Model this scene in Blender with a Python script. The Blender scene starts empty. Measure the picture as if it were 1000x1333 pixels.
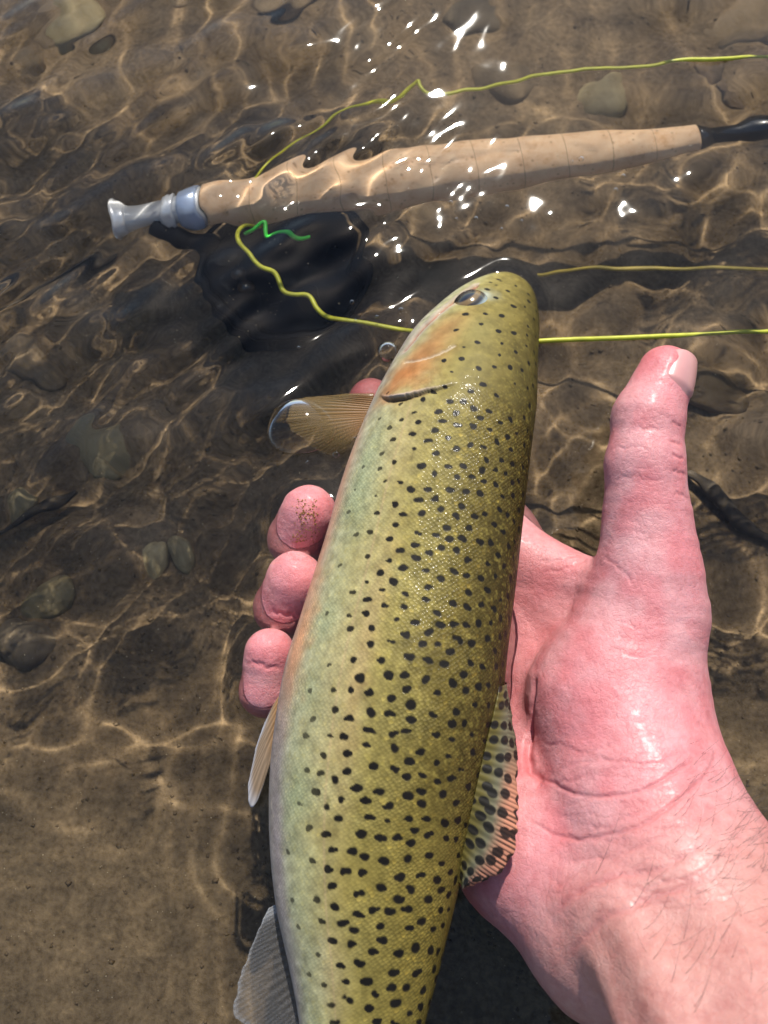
import bpy, math, random
import numpy as np
from mathutils import Vector, Matrix
from mathutils.bvhtree import BVHTree
try:
    import openvdb as vdb
except ImportError:
    import pyopenvdb as vdb

sc = bpy.context.scene
COL = sc.collection
rad = math.radians
random.seed(7)
RNG = np.random.default_rng(11)
# one Blender unit is 10 cm here (the unit scale says so); at metre scale the caustics solver's fixed tolerances are too coarse
SC = 0.1
sc.unit_settings.system = 'METRIC'; sc.unit_settings.scale_length = 0.1

# ------------------------------------------------------------------ camera
PITCH, CAM_H, FPX = 70.0, 0.28, 1207.0          # degrees below horizontal, metres, focal length in photo pixels
cam = bpy.data.cameras.new('camera')
cam_o = bpy.data.objects.new('camera', cam); COL.objects.link(cam_o)
cam_o.location = (0, 0, CAM_H * 10)
cam_o.rotation_euler = (rad(90 - PITCH), 0, 0)
cam.sensor_fit = 'VERTICAL'; cam.sensor_height = 24.0; cam.sensor_width = 18.0
cam.lens = 12.0 / (666.5 / FPX)
cam.clip_start = 0.05; cam.clip_end = 2000
cam.dof.use_dof = True; cam.dof.focus_distance = 2.72; cam.dof.aperture_fstop = 1.15
sc.camera = cam_o

# ------------------------------------------------------------------ sky and sun
CAMC = np.array([0.0, 0.0, CAM_H * 100])        # everything below is laid out in centimetres
_p = rad(90 - PITCH)
RIGHT = np.array([1.0, 0, 0]); UPV = np.array([0, math.cos(_p), math.sin(_p)]); FWD = np.array([0, math.sin(_p), -math.cos(_p)])

def ray(px, py):
    d = FWD + RIGHT * ((px - 500) / FPX) + UPV * ((666.5 - py) / FPX)
    return d / np.linalg.norm(d)

_r = ray(592, 215)
SUN = np.array([_r[0], _r[1], -_r[2]])           # the sun stands where flat water mirrors it
SUN_EL = math.asin(SUN[2]); SUN_AZ = math.atan2(SUN[0], SUN[1])
world = bpy.data.worlds.new('World'); sc.world = world; world.use_nodes = True
nt = world.node_tree
sky = nt.nodes.new('ShaderNodeTexSky'); sky.sky_type = 'NISHITA'; sky.sun_disc = False
sky.sun_elevation = SUN_EL; sky.sun_rotation = SUN_AZ
nt.links.new(sky.outputs[0], nt.nodes['Background'].inputs[0])
nt.nodes['Background'].inputs[1].default_value = 0.135
sun = bpy.data.lights.new('sun', 'SUN'); sun.energy = 4.6; sun.angle = rad(0.65); sun.color = (1.0, 0.955, 0.88)
sun_o = bpy.data.objects.new('sun', sun); COL.objects.link(sun_o)
sun_o.rotation_euler = Vector(SUN).to_track_quat('Z', 'Y').to_euler()
sun_o.location = (0, 0, 5)
sun.cycles.is_caustics_light = True
vs = sc.view_settings
vs.view_transform = 'Standard'; vs.look = 'None'; vs.gamma = 1.0; vs.exposure = 0.0; vs.use_curve_mapping = False
cy = sc.cycles
cy.use_denoising = True
cy.max_bounces = 6; cy.transmission_bounces = 5; cy.glossy_bounces = 3; cy.diffuse_bounces = 2
cy.use_adaptive_sampling = True; cy.adaptive_threshold = 0.03; cy.adaptive_min_samples = 24
cy.transparent_max_bounces = 12
cy.caustics_reflective = False; cy.caustics_refractive = True
cy.sample_clamp_indirect = 40.0

# ------------------------------------------------------------------ helpers
def U(px, py, z):
    d = ray(px, py); t = (z - CAMC[2]) / d[2]
    return CAMC + d * t

def UW(px, py, z):
    """the point at depth z that flat water shows at this place of the picture"""
    if z >= 0: return U(px, py, z)
    d = ray(px, py); p = CAMC + d * (-CAMC[2] / d[2])
    h = d[:2] / 1.333; dz = -math.sqrt(1 - h @ h)
    t = z / dz
    return np.array([p[0] + h[0] * t, p[1] + h[1] * t, z])

def project(P):
    v = P - CAMC
    f = v @ FWD
    return 500 + FPX * (v @ RIGHT) / f, 666.5 - FPX * (v @ UPV) / f

def spline(pts, n, closed=False):
    """Catmull-Rom through points (m,k) -> (n,k), evenly in parameter"""
    P = np.asarray(pts, float)
    m = len(P)
    ext = np.vstack([2 * P[0] - P[1], P, 2 * P[-1] - P[-2]])
    t = np.linspace(0, m - 1, n); i = np.minimum(t.astype(int), m - 2); f = (t - i)[:, None]
    p0, p1, p2, p3 = ext[i], ext[i + 1], ext[i + 2], ext[i + 3]
    return 0.5 * ((2 * p1) + (-p0 + p2) * f + (2 * p0 - 5 * p1 + 4 * p2 - p3) * f ** 2 + (-p0 + 3 * p1 - 3 * p2 + p3) * f ** 3)

def resample(P, n, k=3):
    d = np.concatenate([[0], np.cumsum(np.linalg.norm(np.diff(P[:, :k], axis=0), axis=1))])
    t = np.linspace(0, d[-1], n)
    return np.stack([np.interp(t, d, P[:, c]) for c in range(P.shape[1])], 1)

def make_mesh(name, V, F, mat, parent=None, smooth=True, cols=None, uv=None, receiver=True):
    """V in centimetres; F (n,4) or (n,3) array"""
    V = np.asarray(V, np.float32) * SC
    F = np.asarray(F, np.int32)
    me = bpy.data.meshes.new(name)
    me.vertices.add(len(V)); me.vertices.foreach_set('co', V.ravel())
    k = F.shape[1]
    me.loops.add(F.size); me.loops.foreach_set('vertex_index', F.ravel())
    me.polygons.add(len(F)); me.polygons.foreach_set('loop_start', np.arange(0, F.size, k, dtype=np.int32))
    me.update(calc_edges=True)
    if smooth: me.polygons.foreach_set('use_smooth', np.ones(len(F), bool))
    if cols is not None:
        a = me.color_attributes.new('Col', 'FLOAT_COLOR', 'POINT')
        C = np.ones((len(V), 4), np.float32); C[:, :cols.shape[1]] = cols
        a.data.foreach_set('color', C.ravel())
    if uv is not None:
        l = me.uv_layers.new(name='UVMap')
        l.data.foreach_set('uv', np.asarray(uv, np.float32)[F.ravel()].ravel())
    me.validate(); me.update()
    o = bpy.data.objects.new(name, me); COL.objects.link(o)
    if mat: me.materials.append(mat)
    if parent is not None: o.parent = parent
    if receiver: o.cycles.is_caustics_receiver = True
    return o

def tag(o, label=None, cat=None, group=None, kind=None):
    if label: o['label'] = label
    if cat: o['category'] = cat
    if group: o['group'] = group
    if kind: o['kind'] = kind
    return o

def grid_faces(n, m, wrap=False):
    """n rows of m columns"""
    i = np.arange(n * m).reshape(n, m)
    if wrap: i = np.hstack([i, i[:, :1]])
    return np.stack([i[:-1, :-1], i[:-1, 1:], i[1:, 1:], i[1:, :-1]], -1).reshape(-1, 4)

def frames(P):
    T = np.gradient(P, axis=0); T /= np.linalg.norm(T, axis=1)[:, None]
    ref = np.array([0, 0, 1.0])
    A = np.cross(T, ref); A /= np.linalg.norm(A, axis=1)[:, None] + 1e-9
    B = np.cross(A, T)
    return T, A, B

def tube(P, R, nseg=12, caps=True):
    """swept round tube; R may vary; the ends are closed by shrinking rings"""
    P = np.asarray(P, float); R = np.broadcast_to(np.asarray(R, float), (len(P),)).copy()
    if caps:
        P = np.vstack([P[:1], P, P[-1:]]); R = np.concatenate([[R[0] * 1e-3], R, [R[-1] * 1e-3]])
    T, A, B = frames(np.vstack([P]) if not caps else P + np.linspace(0, 1e-5, len(P))[:, None] * (P[-1] - P[0]))
    th = np.linspace(0, 2 * math.pi, nseg, endpoint=False)
    V = P[:, None] + R[:, None, None] * (np.cos(th)[None, :, None] * A[:, None] + np.sin(th)[None, :, None] * B[:, None])
    return V.reshape(-1, 3), grid_faces(len(P), nseg, True)

def lathe(origin, axis, prof, nseg=40):
    """revolve (t, r) pairs round an axis"""
    ax = np.asarray(axis, float); ax = ax / np.linalg.norm(ax)
    a = np.cross(ax, [0.13, 0.2, 1.0]); a /= np.linalg.norm(a); b = np.cross(ax, a)
    th = np.linspace(0, 2 * math.pi, nseg, endpoint=False)
    prof = np.asarray(prof, float)
    V = np.asarray(origin)[None, None] + prof[:, 0, None, None] * ax + np.maximum(prof[:, 1], 1e-4)[:, None, None] * (np.cos(th)[None, :, None] * a + np.sin(th)[None, :, None] * b)
    return V.reshape(-1, 3), grid_faces(len(prof), nseg, True)

_perm = RNG.random((64, 64, 64)).astype(np.float32)
def noise3(P, scale, seed=0):
    Q = np.asarray(P) * scale + seed * 7.31
    i = np.floor(Q).astype(int); f = Q - i; f = f * f * (3 - 2 * f)
    out = 0
    for dx in (0, 1):
        for dy in (0, 1):
            for dz in (0, 1):
                w = (f[..., 0] if dx else 1 - f[..., 0]) * (f[..., 1] if dy else 1 - f[..., 1]) * (f[..., 2] if dz else 1 - f[..., 2])
                out = out + w * _perm[(i[..., 0] + dx) % 64, (i[..., 1] + dy) % 64, (i[..., 2] + dz) % 64]
    return out * 2 - 1

def sstep(a, b, x):
    t = np.clip((x - a) / (b - a), 0, 1); return t * t * (3 - 2 * t)

def mixc(a, b, t):
    return np.asarray(a) * (1 - t[..., None]) + np.asarray(b) * t[..., None]

def polydist(V, pts, reach=1.2):
    """distance of each vertex to a polyline, and the parameter along it"""
    best = np.full(len(V), 9.0); par = np.zeros(len(V)); n = len(pts) - 1
    sel = np.where(((V > pts.min(0) - reach) & (V < pts.max(0) + reach)).all(1))[0]
    W = V[sel]; bs_ = np.full(len(sel), 9.0); pr = np.zeros(len(sel))
    for k in range(n):
        a, b = pts[k], pts[k + 1]; ab = b - a
        t = np.clip(((W - a) @ ab) / (ab @ ab + 1e-12), 0, 1)
        q = W - a - t[:, None] * ab
        d = np.sqrt(q[:, 0] ** 2 + q[:, 1] ** 2 + q[:, 2] ** 2)
        m = d < bs_; bs_[m] = d[m]; pr[m] = (k + t[m]) / n
    best[sel] = bs_; par[sel] = pr
    return best, par

# ------------------------------------------------------------------ material helpers
def new_mat(name):
    m = bpy.data.materials.new(name); m.use_nodes = True
    return m, m.node_tree, m.node_tree.nodes['Principled BSDF']

def nd(t, kind, **kw):
    n = t.nodes.new(kind)
    for k, v in kw.items():
        if k in n.inputs: n.inputs[k].default_value = v
        else: setattr(n, k, v)
    return n

def metres(t):
    """object coordinates counted in metres"""
    c = t.nodes.new('ShaderNodeTexCoord'); mp = t.nodes.new('ShaderNodeMapping'); mp.inputs['Scale'].default_value = (SC,) * 3
    t.links.new(c.outputs['Object'], mp.inputs['Vector']); return mp

def ramp(t, src, stops):
    r = nd(t, 'ShaderNodeValToRGB')
    e = r.color_ramp.elements
    while len(e) < len(stops): e.new(0.5)
    for el, (p, c) in zip(e, stops):
        el.position = p; el.color = (*c, 1) if len(c) == 3 else c
    t.links.new(src, r.inputs[0]); return r.outputs[0]

def bump(t, src, strength, dist, prev=None):
    b = nd(t, 'ShaderNodeBump', Strength=strength, Distance=dist / SC)
    t.links.new(src, b.inputs['Height'])
    if prev is not None: t.links.new(prev, b.inputs['Normal'])
    return b.outputs[0]

def simple(name, col, rough=0.5, metal=0.0, coat=0.0, var=0.0, vscale=200, bmp=0.0):
    m, t, p = new_mat(name)
    p.inputs['Roughness'].default_value = rough; p.inputs['Metallic'].default_value = metal; p.inputs['Coat Weight'].default_value = coat
    p.inputs['Base Color'].default_value = (*col, 1)
    if var or bmp:
        co = metres(t); nz = nd(t, 'ShaderNodeTexNoise', Scale=vscale, Detail=5.0)
        t.links.new(co.outputs[0], nz.inputs['Vector'])
        if var:
            c = np.array(col)
            t.links.new(ramp(t, nz.outputs[0], [(0.3, tuple(c * (1 - var))), (0.7, tuple(np.minimum(c * (1 + var), 1)))]), p.inputs['Base Color'])
        if bmp: t.links.new(bump(t, nz.outputs[0], bmp, 0.001), p.inputs['Normal'])
    return m

# streambed: silt, sand and small gravel
def bed_material():
    m, t, p = new_mat('streambed')
    co = metres(t)
    n1 = nd(t, 'ShaderNodeTexNoise', Scale=14, Detail=6.0, Roughness=0.6); t.links.new(co.outputs[0], n1.inputs['Vector'])
    n2 = nd(t, 'ShaderNodeTexNoise', Scale=420, Detail=4.0, Roughness=0.7); t.links.new(co.outputs[0], n2.inputs['Vector'])
    v = nd(t, 'ShaderNodeTexVoronoi', Scale=75); t.links.new(co.outputs[0], v.inputs['Vector'])
    base = ramp(t, n1.outputs[0], [(0.28, (0.175, 0.121, 0.068)), (0.5, (0.23, 0.162, 0.094)), (0.72, (0.295, 0.212, 0.125))])
    grain = ramp(t, n2.outputs[0], [(0.3, (0.5, 0.48, 0.45)), (0.6, (1.0, 1.0, 1.0)), (0.8, (1.5, 1.45, 1.3))])
    mx = nd(t, 'ShaderNodeMix', data_type='RGBA', blend_type='MULTIPLY'); mx.inputs[0].default_value = 1
    t.links.new(base, mx.inputs[6]); t.links.new(grain, mx.inputs[7])
    sx = nd(t, 'ShaderNodeSeparateXYZ'); t.links.new(co.outputs[0], sx.inputs[0])
    n3 = nd(t, 'ShaderNodeTexNoise', Scale=9, Detail=3.0); t.links.new(co.outputs[0], n3.inputs['Vector'])
    ad = nd(t, 'ShaderNodeMath', operation='MULTIPLY_ADD'); ad.inputs[1].default_value = 0.12; t.links.new(n3.outputs[0], ad.inputs[0]); t.links.new(sx.outputs[1], ad.inputs[2])
    sm = nd(t, 'ShaderNodeMapRange', interpolation_type='SMOOTHSTEP'); sm.inputs[1].default_value = 0.15; sm.inputs[2].default_value = 0.05; t.links.new(ad.outputs[0], sm.inputs[0])
    sand = nd(t, 'ShaderNodeMix', data_type='RGBA'); t.links.new(sm.outputs[0], sand.inputs[0]); t.links.new(base, sand.inputs[6]); sand.inputs[7].default_value = (0.225, 0.166, 0.10, 1)
    t.links.new(sand.outputs[2], mx.inputs[6])
    peb = ramp(t, v.outputs['Color'], [(0.2, (0.7, 0.68, 0.66)), (0.8, (1.25, 1.2, 1.1))])
    mx2 = nd(t, 'ShaderNodeMix', data_type='RGBA', blend_type='MULTIPLY'); mx2.inputs[0].default_value = 0.4
    t.links.new(mx.outputs[2], mx2.inputs[6]); t.links.new(peb, mx2.inputs[7])
    t.links.new(mx2.outputs[2], p.inputs['Base Color'])
    p.inputs['Roughness'].default_value = 0.85; p.inputs['Specular IOR Level'].default_value = 0.1
    b = bump(t, n2.outputs[0], 0.5, 0.0015); b = bump(t, v.outputs['Distance'], 0.3, 0.003, b)
    t.links.new(b, p.inputs['Normal'])
    return m

def stone_material(name, dark, light):
    m, t, p = new_mat(name)
    co = metres(t); oi = nd(t, 'ShaderNodeObjectInfo')
    n = nd(t, 'ShaderNodeTexNoise', Scale=120, Detail=6.0, Roughness=0.65); t.links.new(co.outputs[0], n.inputs['Vector'])
    c = ramp(t, n.outputs[0], [(0.3, dark), (0.7, light)])
    hs = nd(t, 'ShaderNodeHueSaturation'); t.links.new(c, hs.inputs['Color'])
    mr = nd(t, 'ShaderNodeMapRange'); mr.inputs[3].default_value = 0.6; mr.inputs[4].default_value = 1.35
    t.links.new(oi.outputs['Random'], mr.inputs[0]); t.links.new(mr.outputs[0], hs.inputs['Value'])
    t.links.new(hs.outputs[0], p.inputs['Base Color']); p.inputs['Roughness'].default_value = 0.7; p.inputs['Specular IOR Level'].default_value = 0.15
    t.links.new(bump(t, n.outputs[0], 0.5, 0.002), p.inputs['Normal'])
    return m

def water_material():
    m, t, p = new_mat('stream_water'); t.nodes.remove(p)
    g = nd(t, 'ShaderNodeBsdfGlass', IOR=1.333, Roughness=0.03); g.inputs['Color'].default_value = (0.99, 0.98, 0.95, 1)
    t.links.new(g.outputs[0], t.nodes['Material Output'].inputs[0]); return m

def film_material():
    """a soap-thin wall of water: clear, mirror-like at the rim"""
    m, t, p = new_mat('bubble_film'); t.nodes.remove(p)
    tr = nd(t, 'ShaderNodeBsdfTransparent'); gl = nd(t, 'ShaderNodeBsdfGlossy', Roughness=0.03)
    fr = nd(t, 'ShaderNodeFresnel', IOR=1.33); mr = nd(t, 'ShaderNodeMath', operation='MULTIPLY', use_clamp=True); mr.inputs[1].default_value = .8
    mx = nd(t, 'ShaderNodeMixShader'); t.links.new(fr.outputs[0], mr.inputs[0]); t.links.new(mr.outputs[0], mx.inputs[0])
    t.links.new(tr.outputs[0], mx.inputs[1]); t.links.new(gl.outputs[0], mx.inputs[2])
    t.links.new(mx.outputs[0], t.nodes['Material Output'].inputs[0]); return m

def fish_material():
    m, t, p = new_mat('trout_skin')
    at = nd(t, 'ShaderNodeAttribute', attribute_name='Col')
    uv = nd(t, 'ShaderNodeUVMap'); mp = nd(t, 'ShaderNodeMapping'); mp.inputs['Rotation'].default_value = (0, 0, rad(45)); mp.inputs['Scale'].default_value = (10.5, 10.5, 1)
    t.links.new(uv.outputs[0], mp.inputs['Vector'])
    v = nd(t, 'ShaderNodeTexVoronoi', Scale=1.0, Randomness=0.5); v.voronoi_dimensions = '2D'; t.links.new(mp.outputs[0], v.inputs['Vector'])
    nz = nd(t, 'ShaderNodeTexNoise', Scale=260, Detail=4.0); co = metres(t); t.links.new(co.outputs[0], nz.inputs['Vector'])
    # each scale: lighter in the middle as a painted glint, darker at its margin
    edge = ramp(t, v.outputs['Distance'], [(0.0, (1.15, 1.13, 1.08)), (0.4, (1.0, 1.0, 1.0)), (0.75, (0.7, 0.68, 0.64))])
    mx = nd(t, 'ShaderNodeMix', data_type='RGBA', blend_type='MULTIPLY')
    t.links.new(at.outputs['Alpha'], mx.inputs[0]); t.links.new(at.outputs['Color'], mx.inputs[6]); t.links.new(edge, mx.inputs[7])
    fl = nd(t, 'ShaderNodeSeparateColor'); t.links.new(v.outputs['Color'], fl.inputs[0])
    fleck = ramp(t, fl.outputs[0], [(0.0, (0.86, 0.86, 0.86)), (0.7, (1.0, 1.0, 1.0)), (0.955, (1.12, 1.1, 1.0)), (0.985, (1.6, 1.5, 1.25))])  # the few brightest cells paint tiny sparkles into the colour
    mxf = nd(t, 'ShaderNodeMix', data_type='RGBA', blend_type='MULTIPLY'); t.links.new(at.outputs['Alpha'], mxf.inputs[0])
    t.links.new(mx.outputs[2], mxf.inputs[6]); t.links.new(fleck, mxf.inputs[7]); mx = mxf
    var = ramp(t, nz.outputs[0], [(0.3, (0.8, 0.8, 0.78)), (0.7, (1.2, 1.2, 1.2))])
    mx2 = nd(t, 'ShaderNodeMix', data_type='RGBA', blend_type='MULTIPLY'); mx2.inputs[0].default_value = 1
    t.links.new(mx.outputs[2], mx2.inputs[6]); t.links.new(var, mx2.inputs[7])
    t.links.new(mx2.outputs[2], p.inputs['Base Color'])
    p.inputs['Roughness'].default_value = 0.5; p.inputs['Specular IOR Level'].default_value = 0.12
    p.inputs['Coat Weight'].default_value = 0.075; p.inputs['Coat Roughness'].default_value = 0.1
    inv = nd(t, 'ShaderNodeMath', operation='MULTIPLY'); t.links.new(v.outputs['Distance'], inv.inputs[0]); t.links.new(at.outputs['Alpha'], inv.inputs[1])
    b = nd(t, 'ShaderNodeBump', Strength=0.42, Distance=0.007, invert=True); t.links.new(inv.outputs[0], b.inputs['Height'])
    b2 = bump(t, nz.outputs[0], 0.16, 0.001, b.outputs[0])
    t.links.new(b2, p.inputs['Normal']); b3 = bump(t, nz.outputs[0], 0.4, 0.0012, b.outputs[0]); t.links.new(b3, p.inputs['Coat Normal'])
    return m

def fin_material(name, alpha, trans):
    m, t, p = new_mat(name)
    at = nd(t, 'ShaderNodeAttribute', attribute_name='Col')
    t.links.new(at.outputs['Color'], p.inputs['Base Color'])
    al = nd(t, 'ShaderNodeMath', operation='MULTIPLY', use_clamp=True); al.inputs[1].default_value = alpha
    t.links.new(at.outputs['Alpha'], al.inputs[0]); t.links.new(al.outputs[0], p.inputs['Alpha'])
    p.inputs['Roughness'].default_value = 0.45; p.inputs['Specular IOR Level'].default_value = 0.3; p.inputs['Coat Weight'].default_value = 0.05; p.inputs['Coat Roughness'].default_value = 0.1
    return m

def skin_material():
    m, t, p = new_mat('wet_skin')
    at = nd(t, 'ShaderNodeAttribute', attribute_name='Col'); co = metres(t)
    n1 = nd(t, 'ShaderNodeTexNoise', Scale=75, Detail=5.0); t.links.new(co.outputs[0], n1.inputs['Vector'])
    n2 = nd(t, 'ShaderNodeTexNoise', Scale=900, Detail=4.0); t.links.new(co.outputs[0], n2.inputs['Vector'])
    v = nd(t, 'ShaderNodeTexVoronoi', Scale=760, feature='DISTANCE_TO_EDGE'); 
    wp = nd(t, 'ShaderNodeMix', data_type='VECTOR'); wp.inputs[0].default_value = 0.0016
    t.links.new(co.outputs[0], wp.inputs[4]); t.links.new(n2.outputs['Color'], wp.inputs[5])
    t.links.new(wp.outputs[1], v.inputs['Vector'])
    n4 = nd(t, 'ShaderNodeTexNoise', Scale=330, Detail=5.0, Roughness=0.65); t.links.new(co.outputs[0], n4.inputs['Vector'])
    av = nd(t, 'ShaderNodeMath', operation='MULTIPLY_ADD'); av.inputs[1].default_value = 0.7; t.links.new(n4.outputs[0], av.inputs[0])
    hf_ = nd(t, 'ShaderNodeMath', operation='MULTIPLY'); hf_.inputs[1].default_value = 0.5; t.links.new(n1.outputs[0], hf_.inputs[0]); t.links.new(hf_.outputs[0], av.inputs[2])
    mot = ramp(t, av.outputs[0], [(0.42, (0.86, 0.74, 0.75)), (0.6, (1.0, 1.0, 1.0)), (0.78, (1.1, 1.2, 1.2))])
    mx = nd(t, 'ShaderNodeMix', data_type='RGBA', blend_type='MULTIPLY'); mx.inputs[0].default_value = 1
    t.links.new(at.outputs['Color'], mx.inputs[6]); t.links.new(mot, mx.inputs[7]); t.links.new(mx.outputs[2], p.inputs['Base Color'])
    p.inputs['Subsurface Weight'].default_value = 0.15; p.inputs['Subsurface Radius'].default_value = (1.0, 0.32, 0.2); p.inputs['Subsurface Scale'].default_value = 0.03
    p.inputs['Roughness'].default_value = 0.46; p.inputs['Specular IOR Level'].default_value = 0.45
    p.inputs['Coat Weight'].default_value = 0.07; p.inputs['Coat Roughness'].default_value = 0.22
    cr = ramp(t, v.outputs['Distance'], [(0.0, (0, 0, 0)), (0.12, (1, 1, 1))])
    b = bump(t, cr, 0.26, 0.0005); b = bump(t, n2.outputs[0], 0.24, 0.0008, b); b = bump(t, n4.outputs[0], 0.06, 0.0015, b); b = bump(t, n1.outputs[0], 0.12, 0.002, b)
    t.links.new(b, p.inputs['Normal'])
    return m

def cork_material():
    m, t, p = new_mat('cork')
    co = metres(t)
    n = nd(t, 'ShaderNodeTexNoise', Scale=160, Detail=6.0, Roughness=0.7); t.links.new(co.outputs[0], n.inputs['Vector'])
    v = nd(t, 'ShaderNodeTexVoronoi', Scale=260); t.links.new(co.outputs[0], v.inputs['Vector'])
    c = ramp(t, n.outputs[0], [(0.3, (0.66, 0.38, 0.19)), (0.45, (0.84, 0.55, 0.33)), (0.7, (0.9, 0.64, 0.41))])
    pit = ramp(t, v.outputs['Distance'], [(0.08, (0.45, 0.35, 0.28)), (0.2, (1, 1, 1))])
    mx = nd(t, 'ShaderNodeMix', data_type='RGBA', blend_type='MULTIPLY'); mx.inputs[0].default_value = 0.6
    t.links.new(c, mx.inputs[6]); t.links.new(pit, mx.inputs[7]); t.links.new(mx.outputs[2], p.inputs['Base Color'])
    p.inputs['Roughness'].default_value = 0.75; p.inputs['Specular IOR Level'].default_value = 0.2
    t.links.new(bump(t, v.outputs['Distance'], 0.2, 0.0008), p.inputs['Normal'])
    return m

M = {}
M['bed'] = bed_material(); M['water'] = water_material(); M['film'] = film_material()
M['stone_brown'] = stone_material('brown_stone', (0.14, 0.099, 0.056), (0.28, 0.2, 0.117))
M['stone_dark'] = stone_material('dark_stone', (0.09, 0.07, 0.048), (0.19, 0.145, 0.092))
M['stone_pale'] = stone_material('pale_stone', (0.2, 0.15, 0.075), (0.42, 0.34, 0.19))
M['stone_red'] = stone_material('reddish_stone', (0.15, 0.10, 0.06), (0.27, 0.19, 0.115))
M['strip'] = simple('dark_brown_bumpy', (0.055, 0.042, 0.028), 0.9, var=0.5, vscale=150, bmp=0.8)
M['fish'] = fish_material()
M['fin'] = fin_material('fin_membrane', 1.0, 0)
M['skin'] = skin_material()
M['nail'] = simple('nail', (0.68, 0.33, 0.30), 0.28, coat=0.4, var=0.08, vscale=90)
M['hair'] = simple('hair', (0.03, 0.018, 0.012), 0.4, var=0.2)
M['cork'] = cork_material()
M['metal'] = simple('silver_metal', (0.85, 0.87, 0.9), 0.25, metal=0.2, var=0.08, vscale=60)
M['bluemetal'] = simple('blue_silver_metal', (0.5, 0.6, 0.8), 0.25, metal=0.2, var=0.1)
M['black'] = simple('black_gloss', (0.008, 0.009, 0.011), 0.25, coat=0.4, var=0.2)
M['reel'] = simple('black_reel_metal', (0.004, 0.005, 0.007), 0.7, var=0.3)
M['reel'].node_tree.nodes['Principled BSDF'].inputs['Specular IOR Level'].default_value = 0.12
M['line'] = simple('yellow_line', (0.56, 0.56, 0.04), 0.4, var=0.15, vscale=300)
M['ochre'] = simple('ochre_line', (0.4, 0.3, 0.05), 0.5, var=0.15, vscale=300)
M['green'] = simple('green_line', (0.05, 0.72, 0.06), 0.4, var=0.1, vscale=300)
M['sand'] = simple('golden_sand', (0.4, 0.22, 0.05), 0.35, metal=0.3, var=0.4, vscale=900)
M['joint'] = simple('cork_glue_line', (.46, .28, .15), .8)
M['silt'] = simple('silt_fleck', (0.55, 0.46, 0.3), 0.6, var=0.2)

# ------------------------------------------------------------------ streambed
BED = -8.0
def bed_z(X, Y):
    P = np.stack([X, Y, np.zeros_like(X)], -1)
    near = np.exp(-((X ** 2 + (Y - 12) ** 2) / 60.0 ** 2))
    z = BED + 0.7 * noise3(P, 0.12, 1) + (0.55 * noise3(P, 0.4, 2) + 0.32 * noise3(P, 0.9, 3) + .11 * noise3(P, 2.2, 7)) * near * sstep(4, 14, Y - 0.3 * X)
    return z + 0.06 * noise3(P, 1.6, 4) * near

def axis_samples(a, b, step, far):
    mid = np.arange(a, b + 1e-6, step)
    out = []; d = step
    x = b
    while x < far: d *= 1.5; x = min(x + d, far); out.append(x)
    lo = []; d = step; x = a
    while x > -far: d *= 1.5; x = max(x - d, -far); lo.append(x)
    return np.concatenate([lo[::-1], mid, out])

xs = axis_samples(-26, 26, 0.22, 4000); ys = axis_samples(-8, 46, 0.22, 4000)
X, Y = np.meshgrid(xs, ys)
V = np.stack([X, Y, bed_z(X, Y)], -1).reshape(-1, 3)
bed_o = tag(make_mesh('streambed', V, grid_faces(len(ys), len(xs)), M['bed']), 'brown silty streambed under shallow clear water', kind='structure')

# ------------------------------------------------------------------ the trout
# spine: picture place, height (cm), half depth, half thickness, roll towards the viewer
SP = np.array([
    (663, 369, -0.75, 0.05, 0.05, 36), (661, 373, -0.62, 0.55, 0.5, 36), (655, 388, -0.2, 1.15, 0.95, 36), (643, 410, 0.2, 1.62, 1.3, 35),
    (628, 436, 0.6, 1.98, 1.5, 34), (611, 470, 1.0, 2.32, 1.72, 32), (595, 520, 1.3, 2.62, 1.9, 30), (578, 580, 1.5, 2.78, 2.05, 28),
    (561, 650, 1.6, 2.92, 2.15, 27), (545, 730, 1.6, 3.02, 2.2, 27), (523, 830, 1.6, 3.16, 2.25, 27), (508, 900, 1.6, 3.26, 2.25, 27),
    (490, 1000, 1.5, 3.12, 2.1, 26), (479, 1080, 1.4, 2.86, 1.9, 25), (474, 1170, 1.3, 2.5, 1.68, 24), (473, 1250, 1.2, 2.08, 1.4, 23),
    (470, 1333, 1.1, 1.66, 1.1, 22), (468, 1420, 1.0, 1.36, 0.85, 20), (467, 1500, 0.9, 1.22, 0.65, 20), (466, 1570, 0.8, 1.2, 0.45, 20)], float)
cen = np.array([U(a[0], a[1], a[2]) for a in SP])
dense = spline(np.hstack([cen, SP[:, 3:6]]), 4000)
dl = np.concatenate([[0], np.cumsum(np.linalg.norm(np.diff(dense[:, :3], axis=0), axis=1))])
FL = dl[-1]
# denser rings on the blunt nose
tt = np.linspace(0, 1, 900); Ls = FL * (tt + 0.0 * tt)
Ls = np.concatenate([0.6 * np.linspace(0, 1, 30)[:-1] ** 2, np.linspace(0.6, FL, 870)])
SPN = np.stack([np.interp(Ls, dl, dense[:, c]) for c in range(6)], 1)
for c in (3, 4): SPN[:, c] = np.maximum(SPN[:, c], 0.004)
C0 = SPN[:, :3]
Ts = -np.gradient(C0, axis=0)                      # towards the head
ker = np.ones(41) / 41
Ts = np.stack([np.convolve(np.pad(Ts[:, c] / np.linalg.norm(Ts, axis=1), 20, 'edge'), ker, 'valid') for c in range(3)], 1)
Ts /= np.linalg.norm(Ts, axis=1)[:, None]
N0 = CAMC - C0; N0 -= (N0 * Ts).sum(1)[:, None] * Ts; N0 /= np.linalg.norm(N0, axis=1)[:, None]
D0 = np.cross(Ts, N0)
ro = np.radians(SPN[:, 5])[:, None]
Dv = D0 * np.cos(ro) + N0 * np.sin(ro)              # towards the back of the fish
Nv = N0 * np.cos(ro) - D0 * np.sin(ro)              # out of its left flank
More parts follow.
